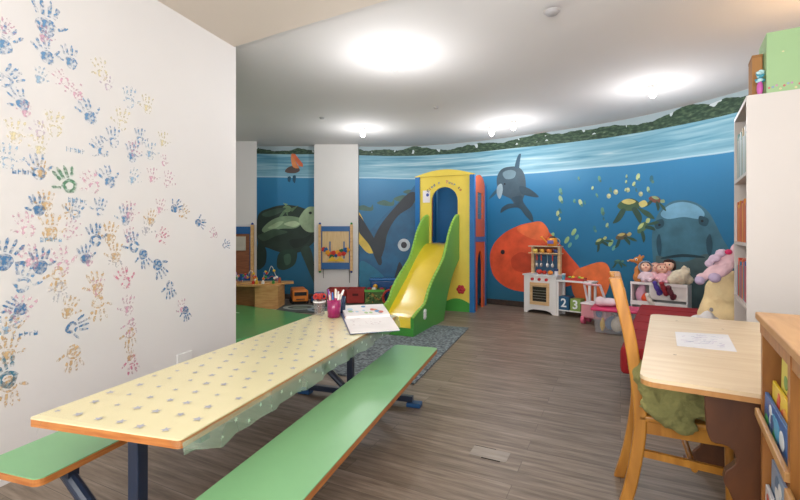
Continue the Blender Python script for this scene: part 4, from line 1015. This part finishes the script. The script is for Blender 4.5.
o.location = inR(.50, .10, .585); tag(o, 'cream woolly plush at the right end of the rack', 'plush toy')
for k, (x, c, lab, dz) in enumerate(((.30, '#4a3a8f', 'violet doll dress hanging over the rack front', 0), (.37, '#8f2530', 'dark red doll coat hanging over the rack front', .02), (.44, '#5f2430', 'maroon doll cloth hanging over the rack front', .0), (.22, '#d5cfc4', 'cream cloth slipping out of the rack', -.09))):
    o = blob('doll_cloth', [((0, 0, 0), (.035, .02, .07), Ry(-28)), ((.03, 0, -.05), (.045, .018, .04), Ry(-20)), ((-.02, .01, .06), (.03, .03, .03))], mat(c, .8, var=.2, scale=20), None, .009, .012, .03)
    o.location = inR(x, -.04, .54+dz-.02*k); tag(o, lab, 'cloth')
# plush deer-like toy behind
dt = thing('plush_animal', 'orange brown plush animal with a long neck standing behind the dolls', 'plush toy', inR(.035, .20, .579), ra+.5); dt.scale = (1.0,)*3
OB = mat('#c07a3f', .8, var=.15, scale=25)
blob('body', [((0, 0, .06), (.06, .05, .07)), ((-.01, 0, .14), (.035, .035, .06)), ((.02, 0, .21), (.03, .03, .05)), ((.0, 0, .275), (.055, .045, .045)), ((-.07, -.01, .27), (.045, .022, .02), Ry(10)), ((.05, -.01, .315), (.02, .012, .03), Ry(40)), ((.03, .03, .32), (.018, .012, .03))], OB, dt, .008)
MB().ball((-.03, -.045, .285), (.015, .01, .017)).build('eye_white', mat('#e8e6e2', .3), dt, smooth=True)
MB().ball((-.033, -.054, .283), (.007, .005, .01)).build('pupil', mat('#1b1c22', .2), dt, smooth=True)
MB().ball((-.118, -.01, .266), (.012, .014, .011)).build('nose', mat('#dcae84', .5), dt, smooth=True)

# ------------------------------------------------------------------ red daybed
ax = math.radians(-31.8)
SF = thing('daybed', 'long low daybed with a dark red cover behind the wooden desk', 'daybed', (1.58, 3.18, 0), ax)
MR = mat('#93141b', .85, var=.08, scale=5, bump=.25)
b = MB(); b.plate([(0, 0), (.67, 0), (.67, .50), (1.0, .50), (1.0, 2.30), (0, 2.30)], [], lambda a, c, d: Vector((a, c, d)), .19, .38); b.build('mattress', MR, SF, bevel=.04)
b = MB()
for k in range(5): b.tube((.04, .30+k*.4, .3805), (.64, .33+k*.4, .3805), .003, seg=8)
b.build('stitched_seam', mat('#7d1016', .9), SF)
MB().box(.12, .64, .14, 2.2, .04, .19).build('base', mat('#5f0f14', .8), SF)
for x in (.14, .60):
    for y in (.18, 2.14): MB().box(x, x+.03, y, y+.03, 0, .04).build('foot', mat('#2b2220', .5), SF)
def inS(x, y, z): return Vector((1.58, 3.18, 0))+Matrix.Rotation(ax, 3, 'Z') @ Vector((x, y, z))
# big teddy, seen from its back and side
td = thing('teddy_bear', 'large cream yellow teddy bear slumped on the red daybed', 'teddy bear', inS(.68, .70, .38), -.35); td.scale = (.93, .93, 1.06)
TY = mat('#e6cf9e', .95, var=.12, scale=9, bump=.5)
blob('body', [((0, 0, .17), (.17, .16, .19)), ((-.02, -.02, .34), (.15, .14, .13)), ((.05, .02, .42), (.10, .1, .08)), ((-.10, -.14, .06), (.07, .15, .065)), ((.10, -.16, .06), (.07, .16, .065)), ((-.15, -.03, .22), (.055, .07, .13), Ry(20)), ((.15, -.06, .2), (.055, .07, .12), Ry(-20))], TY, td, .016, .018, .08)
for sx in (-1, 1): MB().ball((sx*.11, -.30, .07), (.045, .02, .045)).build('paw_pad', mat('#d9d5d0', .9), td, smooth=True)
MB().ball((-.135, -.09, .22), (.016, .016, .016)).build('button', mat('#8f8c90', .4), td, smooth=True)
# white scarf-like tissue at its foot
o = blob('white_cloth', [((0, 0, .08), (.07, .05, .09)), ((.04, .0, .19), (.05, .04, .06)), ((-.03, .01, .16), (.06, .045, .06)), ((.09, 0, .13), (.05, .04, .08))], mat('#e2dfdd', .9), None, .01, .004, .03); o.location = (2.20, 3.22, .385); tag(o, 'crumpled white cloth at the foot of the teddy bear', 'cloth')
o = MB().box(-.13, .13, -.05, .05, 0, .50, bev=.045).build('red_cushion', mat('#9a1c2c', .85)); o.location = inS(.80, 1.05, .385); o.rotation_euler = (-.1, 0, ax+.2); tag(o, 'dark red cushion standing behind the teddy bear', 'cushion')
# pink unicorn like plush lying over the teddy
ph = thing('pink_plush', 'pale pink plush animal with lilac paws draped over the teddy bear', 'plush toy', (2.42, 3.30, .93), -.25); ph.scale = (.82,)*3
PP = mat('#e3bfc6', .95, var=.08, scale=14, bump=.5)
blob('body', [((.02, 0, .06), (.13, .08, .07), Ry(-38)), ((.14, .02, .17), (.085, .08, .08)), ((-.12, -.05, -.02), (.09, .042, .045), Ry(-40)), ((-.04, -.09, -.01), (.10, .042, .042), Ry(-38)), ((-.20, -.05, -.08), (.045, .045, .045)), ((-.11, -.09, -.06), (.045, .045, .045)), ((.12, -.02, .26), (.03, .02, .04), Ry(-30)), ((.19, .02, .25), (.03, .02, .04), Ry(20))], PP, ph, .013, .012, .04)
MB().ball((-.215, -.06, -.10), (.042, .046, .042)).build('lilac_paw', mat('#b9a9c6', .9), ph, smooth=True); MB().ball((-.115, -.105, -.07), (.05, .045, .045)).build('lilac_paw', mat('#b9a9c6', .9), ph, smooth=True)
MB().ball((-.0, -.085, .16), (.03, .02, .024)).build('magenta_nose', mat('#cf2d63', .7), ph, smooth=True)
blob('mane', [((-.08, -.02, .10), (.05, .05, .035)), ((-.02, 0, .15), (.05, .04, .035)), ((-.13, -.02, .05), (.035, .04, .035))], mat('#d2bcd0', .95, bump=.5, scale=20), ph, .012, .012, .03)

# ------------------------------------------------------------------ tall white shelf
SHa = -math.atan2(.53, .85)
SH = thing('tall_shelf', 'tall white bookshelf seen from its closed side at the right', 'shelf', (2.07, 2.64, 0), SHa)
SW = mat('#d3ccc6', .5, var=.012, scale=2)
MB().box(0, .30, 0, .02, 0, 2.02).build('near_side_panel', SW, SH)
MB().box(0, .30, .64, .66, 0, 2.02).build('far_side_panel', SW, SH)
MB().box(.285, .295, .02, .64, 0, 2.0).build('back_panel', mat('#c9a87c', .6), SH)
MB().box(0, .30, .02, .64, 1.995, 2.02).build('top_board', SW, SH)
SZ = (.06, .42, .76, 1.14, 1.57)
for z in SZ: MB().box(.0, .285, .02, .64, z-.02, z).build('shelf_board', SW, SH)
def inT(x, y, z): return Vector((2.07, 2.64, 0))+Matrix.Rotation(SHa, 3, 'Z') @ Vector((x, y, z))
random.seed(21)
bcs = {1.57: (['#c9c7c2', '#7fa6a5', '#dcdcd8', '#4f7c8c', '#d8c9a8', '#5b8f88'], 'pale and teal spined book on the top row of the tall shelf', 'books on the top row', .30),
       1.14: (['#c84a2a', '#d98a2c', '#b7352e', '#e0a93a', '#c3522f', '#c96a35'], 'red or orange spined book on the second row of the tall shelf', 'books on the second row', .27),
       .76: (['#c23a2c', '#2f7fae', '#4a9a5a', '#d86a2a', '#d44a30', '#2d5f9a'], 'bright spined book on the third row of the tall shelf', 'books on the third row', .25)}
bproto = {}
for z, (cs, lab, grp, h0) in bcs.items():
    y = .03; k = 0
    while y < .60:
        w = random.uniform(.018, .04); h = h0*random.uniform(.85, 1.1); d = random.uniform(.19, .23)
        t = thing('book', lab, 'book', inT(.015, y, z), SHa, grp)
        MB().box(0, d, 0, w, 0, h, bev=.002).build('cover', mat(cs[k % len(cs)], .5), t)
        MB().box(.004, d+.001, .003, w-.003, h-.001, h+.0005).build('pages', mat('#e6e0d2', .8), t)
        y += w+.002; k += 1
# on top of the shelf
t = thing('box_file', 'tall light green box with printed flowers on top of the white shelf', 'box', inT(.095, .0, 2.02), SHa+math.radians(0))
gb = MB().box(0, .165, .02, .30, 0, .36, bev=.003).build('box_body', mat('#9bbd89', .5, var=.02), t)
MB().box(.165, .20, .02, .30, .02, .35).build('dark_edge', mat('#2c3a34', .5), t)
random.seed(33); b = MB()
for k in range(9):
    cx, cz = .012+k*.017, random.uniform(.01, .05)
    for q in range(5): b.ball((cx+.004*math.cos(q*1.257), .0185, cz+.004*math.sin(q*1.257)), (.003, .001, .003), seg=6, mi=k % 4)
b.ball((.075, .0185, .235), (.007, .001, .004), seg=6, mi=3); b.build('flower_print', [mat('#d05a6a', .6), mat('#8fa3c4', .6), mat('#c98fb5', .6), mat('#dccfa0', .6)], gb)
t = MB().box(0, .10, 0, .02, 0, .30, bev=.002).build('cardboard_box', mat('#a87644', .7)); t.location = inT(.035, .26, 2.02); t.rotation_euler = (0, 0, SHa)
bpy.data.objects.remove(t)
t = thing('cardboard_box', 'brown cardboard box standing behind the green box on the shelf', 'box', inT(.04, .12, 2.02), SHa)
MB().box(0, .05, 0, .16, 0, .27).build('box_body', mat('#a87644', .75), t); MB().box(-.001, .051, -.001, .161, .255, .272).build('lid_edge', mat('#96683a', .75), t)
t = thing('gift_bow', 'teal and pink curled ribbon between the boxes on the shelf', 'ribbon', inT(.068, .045, 2.02), SHa)
random.seed(13); b = MB()
for k in range(12): b.ball((random.uniform(-.012, .016), random.uniform(-.01, .02), random.uniform(.08, .15)), (.016, .008, .010), rot=Ry(random.uniform(-60, 60)), seg=8, mi=k % 2)
b.build('ribbon', [mat('#3f93a8', .5), mat('#b7dbe0', .5)], t, smooth=True)
MB().ball((0, 0, .045), (.016, .012, .045)).build('pink_wrap', mat('#c45aa5', .5), t, smooth=True)

# ------------------------------------------------------------------ low bookcase at the right edge
CW = wood('#86521f', '#ad7236', (10, 10, 1.5), .4); CT = wood('#ad7d4a', '#c69a66', (12, 2, 2), .4)
BC = thing('low_bookcase', 'honey coloured pine bookcase with picture books at the right edge', 'bookcase', (.98, 1.2, 0), SHa)
MB().box(0, .30, -.022, 0, 0, .965).build('side_panel', CW, BC); MB().box(0, .30, -.86, -.838, 0, .965).build('side_panel', CW, BC)
MB().box(-.012, .31, -.87, .006, .965, .985, bev=.004).build('top_board', CT, BC)
MB().box(.29, .30, -.838, -.022, .02, .965).build('back_panel', wood('#8a5a2c', '#a8733c', (2, 2, 10)), BC)
MB().box(-.004, .28, -.385, -.36, .0, .965).build('divider', CW, BC)
MB().box(-.002, .014, -.86, 0, .93, .965).build('top_rail', CW, BC)
for z in (.04, .36, .68):
    MB().box(.02, .29, -.36, -.022, z-.016, z).build('shelf', CW, BC); MB().box(.02, .29, -.838, -.385, z-.016, z).build('shelf', CW, BC)
for z in (.715, .40):
    MB().box(-.014, -.003, -.385, -.0, z-.012, z+.010, bev=.003).build('retaining_bar', CT, BC); MB().box(-.014, -.003, -.86, -.386, z-.05, z-.02, bev=.003).build('retaining_bar', CT, BC)
def inC(x, y, z): return Vector((.98, 1.2, 0))+Matrix.Rotation(SHa, 3, 'Z') @ Vector((x, y, z))
def pbook(x, y, z, w, h, th, cs, lab, lean=8, tilt=0, name='picture_book', slot=None):
    t = thing(name, lab, 'book', inC(x, y, z), SHa); t.rotation_euler = (math.radians(tilt), math.radians(lean), SHa)
    c = MB().box(0, th, -w, 0, 0, h, bev=.0015).build('cover', mat(cs[0], .35), t)
    random.seed(len(lab)); b = MB()
    for k in range(12):
        yy, zz = -random.uniform(.12, .88)*w, random.uniform(.1, .9)*h; r = random.uniform(.08, .2)*w
        rr = min(r, -yy-.002, w+yy-.002, zz-.002, h-zz-.002)
        if rr > .004: b.ball((-.0004, yy, zz), (.0006+.00005*k, rr, rr*.7), seg=10, mi=k % (len(cs)-1))
    b.build('cover_picture', [mat(q, .4) for q in cs[1:]], c, smooth=True)
    MB().box(.001, th-.001, -w-.0006, -w+.002, .003, h-.003).build('pages', mat('#ece6d8', .8), t)
    return t
pbook(.024, -.10, .684, .22, .235, .006, ['#d8cf5a', '#d9603a', '#5f9a4a', '#e9e4d4', '#3f7fae'], 'tall yellow and red picture book at the back of the upper bay', 1)
pbook(.014, -.055, .684, .27, .135, .007, ['#e6c526', '#e7a02a', '#d84a2c', '#f0dc6a'], 'bright yellow picture book standing in front of the tall one', 1)
pbook(.003, -.028, .684, .28, .095, .008, ['#2e66a8', '#4fa0c9', '#d9dfe4', '#3c9a52', '#274a86'], 'blue picture book at the front of the upper bay', 1)
pbook(.026, -.06, .365, .26, .29, .006, ['#b93a34', '#5a6a94', '#d86a5a', '#9a2c30'], 'red picture book with a grey blue figure in the lower bay', 1)
pbook(.014, -.03, .365, .24, .24, .008, ['#8aa3bd', '#c9d3dc', '#5f80a3', '#e2e2e0'], 'slanting grey blue book in the lower bay', 1, 0)
pbook(.003, -.028, .365, .2, .17, .008, ['#d5d5d8', '#9ab0c4', '#c95f4a', '#e8e4dd'], 'pale grey book at the front of the lower bay', 1, 0)
pbook(.030, -.41, .684, .2, .22, .01, ['#7f9a4a', '#d8b23a', '#3f6fae', '#e9e4d4'], 'green picture book right of the bookcase divider', 8)
pbook(.012, -.41, .365, .2, .20, .01, ['#3a3f55', '#8a93a8', '#c9c3b8'], 'dark picture book low down right of the bookcase divider', 8)

# ------------------------------------------------------------------ desk
da = -math.atan2(.565, 1.0)
DKa = math.radians(-31.0)
DK = thing('desk', 'pale wooden desk with rounded corner and dark carved end panels', 'desk', (.75, 1.385, 0), DKa)
def rrect(x0, x1, y0, y1, r):
    pts = []
    for cx, cy, a in ((x1-r, y0+r, -90), (x1-r, y1-r, 0), (x0+r, y1-r, 90), (x0+r, y0+r, 180)):
        for k in range(7):
            t = math.radians(a+15*k); pts.append((cx+r*math.cos(t), cy+r*math.sin(t)))
    return pts
DTm = wood('#d6bd98', '#e3cfae', (1.5, 10, 2), .4); DE = wood('#a8753f', '#c08d54', (6, 6, 2), .45); DD = wood('#47260f', '#6b3d1a', (3, 3, 1.2), .5)
b = MB(); b.plate(rrect(0, .78, 0, 1.26, .045), [], lambda a, c, d: Vector((a, c, d)), .738, .75); dt_ = b.build('desktop', DTm, DK)
b = MB(); b.plate(rrect(.001, .779, .001, 1.259, .045), [], lambda a, c, d: Vector((a, c, d)), .722, .738); b.build('desktop_edge', DE, dt_)
prof = [(.172, .722), (.173, .66), (.177, .602), (.182, .585), (.188, .572), (.200, .568), (.215, .569), (.230, .566), (.2417, .558), (.249, .536), (.247, .522), (.2393, .510), (.230, .500), (.2225, .491), (.2177, .468), (.221, .452), (.2297, .439), (.2417, .410), (.258, .36), (.262, .28), (.25, .2), (.22, .1), (.17, .04), (.15, .03), (.15, 0), (.70, 0), (.70, .03), (.64, .06), (.62, .12), (.64, .30), (.62, .42), (.66, .52), (.68, .62), (.68, .722)]
for y in (.05, 1.16):
    b = MB(); b.plate(prof, [], XZ, y, y+.035); b.build('end_panel', DD, DK, bevel=.004)
MB().box(.40, .44, .085, 1.16, .36, .46).build('stretcher', DD, DK)
MB().box(.20, .66, .09, 1.16, .66, .722).build('apron', wood('#5a3520', '#77492b', (1, 8, 3), .5), DK)
b = MB()
for x, y in ((.10, .35), (.55, .3), (.3, .98), (.12, 1.1), (.62, .8)): b.plate(ell(x, y, .006, .003, 8), [], lambda a, c, d: Vector((a, c, d)), .75, .7503)
b.build('dark_knot', mat('#6f5138', .6), dt_)
def on_desk(px, py, z=.7505):
    Y = (CH-z)*F/(py-HZ); return Vector(((px-400)/F*Y, Y, z))
pp = [on_desk(*q) for q in ((677, 346), (737, 352), (728, 335), (675, 332))]
pa = thing('drawing_sheet', 'white sheet with a pale violet drawing taped on the desk', 'paper')
b = MB(); b.plate([(q.x, q.y) for q in pp], [], lambda a, c, d: Vector((a, c, d)), .7506, .752); sh = b.build('sheet', mat('#dcdde2', .5), pa)
random.seed(17); b = MB()
for k in range(40):
    x, y = random.uniform(.12, .86), random.uniform(.15, .85); q = pp[0].lerp(pp[1], x).lerp(pp[3].lerp(pp[2], x), y); r = random.uniform(.005, .016)
    b.bar((q.x-r, q.y, .7523), (q.x+r, q.y+random.uniform(-r, r), .7523), .0025, .0004, mi=k % 2)
b.build('drawing', [mat('#b3a6c4', .6), mat('#a9afc4', .6)], sh)

# ------------------------------------------------------------------ wooden chair
ca = math.radians(-25.7)
CH_ = thing('wooden_chair', 'golden wooden chair pushed under the desk with clothing on its seat', 'chair', (.99, 1.82, 0), ca)
GW = wood('#a56a20', '#c88b36', (8, 8, 1.2), .35, coat=.3)
def post(y):
    pts = [(-.075, 0, .0), (-.035, 0, .15), (-.005, 0, .34), (0, 0, .46), (-.012, 0, .58), (-.038, 0, .76), (-.075, 0, .93), (-.096, 0, 1.01)]
    P = [Vector((p[0], p[2])) for p in pts]; P = [P[0]]+P+[P[-1]]; o = []
    for i in range(1, len(P)-2):
        for k in range(4): o.append(cr(P[i-1], P[i], P[i+1], P[i+2], k/4))
    o.append(P[-1])
    L = [(p.x-.024, p.y) for p in o]; Rr = [(p.x+.024, p.y) for p in o]
    b = MB(); b.plate(L+list(reversed(Rr)), [], XZ, y, y+.03); return b.build('back_post', GW, CH_, bevel=.006)
post(0); post(.35)
def railx(z): return -.012 if z < .62 else -.04-(z-.76)*.22
b = MB()
b.plate([(0, .90), (.35, .90), (.35, .985), (.27, 1.01), (.175, 1.02), (.08, 1.01), (0, .985)], [], lambda a, c, d: Vector((d-(c-.92)*.2, a+.015, c)), -.078, -.055); b.build('crest_rail', GW, CH_, bevel=.004)
for y in (.09, .165, .24): MB().bar((-.004, y+.015, .46), (-.066, y+.015, .94), .03, .012, up=(0, 1, 0)).build('back_slat', GW, CH_)
MB().box(-.01, .40, .0, .38, .425, .45, bev=.008).build('seat', GW, CH_)
MB().box(.02, .38, .008, .028, .375, .425).box(.02, .38, .352, .372, .375, .425).box(.36, .38, .028, .352, .375, .425).build('apron', GW, CH_)
for y in (.02, .36): MB().tube((.37, y, 0), (.365, y, .425), .015, .019, seg=14).build('front_leg', GW, CH_)
for y in (.02, .36): MB().bar((-.01, y, .29), (.37, y, .27), .018, .028).build('side_stretcher', GW, CH_)
b = MB(); b.path([(.02+.0*k, 0, 0) for k in range(0)] or [(.19, .02, .26), (.19, .36, .26)], .012); b.build('cross_stretcher', GW, CH_)
CG = mat('#8d8a55', .98, var=.16, scale=9, bump=.6)
cl_ = blob('folded_hoodie', [((.20, .16, .48), (.19, .17, .028)), ((.18, .15, .525), (.18, .15, .026), Ry(4)), ((.16, .14, .565), (.16, .13, .024), Ry(7)), ((.06, .06, .60), (.10, .08, .035), Ry(20)), ((.035, .02, .61), (.045, .06, .05)), ((.05, -.005, .57), (.05, .03, .06)), ((.14, .02, .56), (.13, .06, .04), Ry(8)), ((.12, -.015, .50), (.11, .03, .06), Ry(6)), ((.22, .0, .515), (.17, .028, .018), Ry(8)), ((.20, -.005, .55), (.16, .024, .014), Ry(12)), ((.16, -.01, .485), (.15, .026, .02), Ry(-2)), ((.06, -.015, .53), (.03, .03, .09), Ry(-14)), ((.10, -.02, .47), (.09, .03, .04), Ry(22)), ((.15, -.022, .435), (.07, .022, .035), Ry(10)), ((.25, .02, .50), (.13, .05, .05))], CG, None, .008, .032, .045)
cl_.location = CH_.location+Vector((-.02, 0, .012)); cl_.rotation_euler = (0, 0, ca); tag(cl_, 'olive green folded garment lying on the wooden chair seat', 'clothing')

# ------------------------------------------------------------------ loose floor plank
lp = thing('loose_plank', 'short loose floor plank with dark gaps in the middle of the floor', 'floor plank', (.487, 2.40, 0), -math.radians(26.5))
MB().box(-.10, .10, -.055, .055, .0005, .003).build('plank_piece', wood('#8b8177', '#a59b90', (2, 14, 2), .5), lp)
MB().box(-.10, .02, .055, .062, .0005, .0025).box(-.03, .07, -.062, -.055, .0005, .0025).build('dark_gap', mat('#2b241f', .9), lp)

# ------------------------------------------------------------------ ceiling fittings and lamps
def bulb(x, y, lab, e, col=(.98, .98, 1)):
    t = thing('ceiling_lamp', lab, 'lamp', (x, y, CEIL))
    MB().lathe((0, 0, 0), [(0, 0), (.045, 0), (.04, -.025), (.02, -.035), (0, -.035)]).build('holder', mat('#d9d8d6', .5), t, smooth=True)
    g = MB().ball((0, 0, -.085), (.038, .038, .05), seg=18).build('bulb', mat('#fff8ee', .3, emit=9), t, smooth=True)
    l = bpy.data.lights.new('lamp_light', 'POINT'); l.energy = e; l.shadow_soft_size = .1; l.color = col
    o = bpy.data.objects.new('lamp_light', l); COL.objects.link(o); o.parent = t; o.location = (0, 0, -.48)
EN = 21
bulb(-.05, 3.92, 'nearest bare ceiling bulb, above the table end', EN*.9); bulb(-.56, 6.67, 'bare ceiling bulb in front of the white column', EN*.7)
bulb(1.60, 6.23, 'right one of the two bare bulbs before the slide tower', EN*.55); bulb(1.37, 6.6, 'left one of the two bare bulbs before the slide tower', EN*.35); bulb(2.71, 4.74, 'bare ceiling bulb above the red daybed', EN*.8)
bulb(-3.6, 5.6, 'added fill bulb on the ceiling, unseen behind the left wall', EN)  # unseen bulb, added to light the far part of the room
for (px, py, r, lab) in ((552, 7, .05, 'small grey round detector on the ceiling'), (322, 117.5, .035, 'small grey fitting on the ceiling left of the near bulb'), (436, 107, .03, 'tiny grey plate on the ceiling right of the near bulb')):
    Y = (CEIL-CH)*F/(HZ-py); t = thing('ceiling_fitting', lab, 'ceiling fitting', ((px-400)/F*Y, Y, CEIL-(.03 if py < 20 else 0)))
    MB().lathe((0, 0, 0), [(0, -.02), (r*.8, -.02), (r, 0)]).build('cap', mat('#a7a4a4', .6), t, smooth=True); MB().lathe((0, 0, 0), [(r*1.0, -.004), (r*1.12, -.004), (r*1.15, 0)]).build('ring', mat('#b9b6b4', .6), t, smooth=True)
def area(name, loc, rot, sx, sy, e, col):
    l = bpy.data.lights.new(name, 'AREA'); l.shape = 'RECTANGLE'; l.size = sx; l.size_y = sy; l.energy = e; l.color = col
    o = bpy.data.objects.new(name, l); COL.objects.link(o); o.location = loc; o.rotation_euler = rot; return o
area('window_daylight', (-1.2, -1.95, 1.65), (math.radians(90), 0, 0), 2.7, 1.4, 85, (.93, .97, 1.0))
# fill lights without fittings, added to brighten the near part of the room
for (x, y, e, c) in ((.7, 2.3, 9, (.98, .98, 1)), (.0, -.6, 14, (1, .98, .96))):
    l = bpy.data.lights.new('near_fill', 'POINT'); l.energy = e; l.shadow_soft_size = .12; l.color = c
    o = bpy.data.objects.new('near_fill', l); COL.objects.link(o); o.location = (x, y, 2.0)
area('ceiling_fill', (.2, -.9, 1.7), (math.radians(150), 0, 0), 1.4, 1.4, 78, (.97, .98, 1))  # upward fill added behind the camera to brighten the ceiling
# warm lamp at the right wall behind the tall shelf
l = bpy.data.lights.new('warm_wall_lamp', 'POINT'); l.energy = 7; l.shadow_soft_size = .06; l.color = (1, .62, .3)
o = bpy.data.objects.new('warm_wall_lamp', l); COL.objects.link(o); o.location = (2.75, 2.75, 2.35)

# ------------------------------------------------------------------ world, camera, view
w = bpy.data.worlds.new('World'); SC.world = w; w.use_nodes = True
bg = w.node_tree.nodes['Background']; bg.inputs['Color'].default_value = (.85, .92, 1, 1); bg.inputs['Strength'].default_value = 1.0
cam = bpy.data.cameras.new('camera'); co = bpy.data.objects.new('camera', cam); COL.objects.link(co)
co.location = (0, 0, CH); co.rotation_euler = (math.radians(90), 0, 0)
cam.sensor_width = 36; cam.lens = F/800*36; cam.shift_y = -(250-HZ)/800; cam.clip_start = .05
SC.camera = co
vs_ = SC.view_settings; vs_.view_transform = 'Standard'; vs_.look = 'None'; vs_.gamma = 1; vs_.use_curve_mapping = False; vs_.exposure = .36
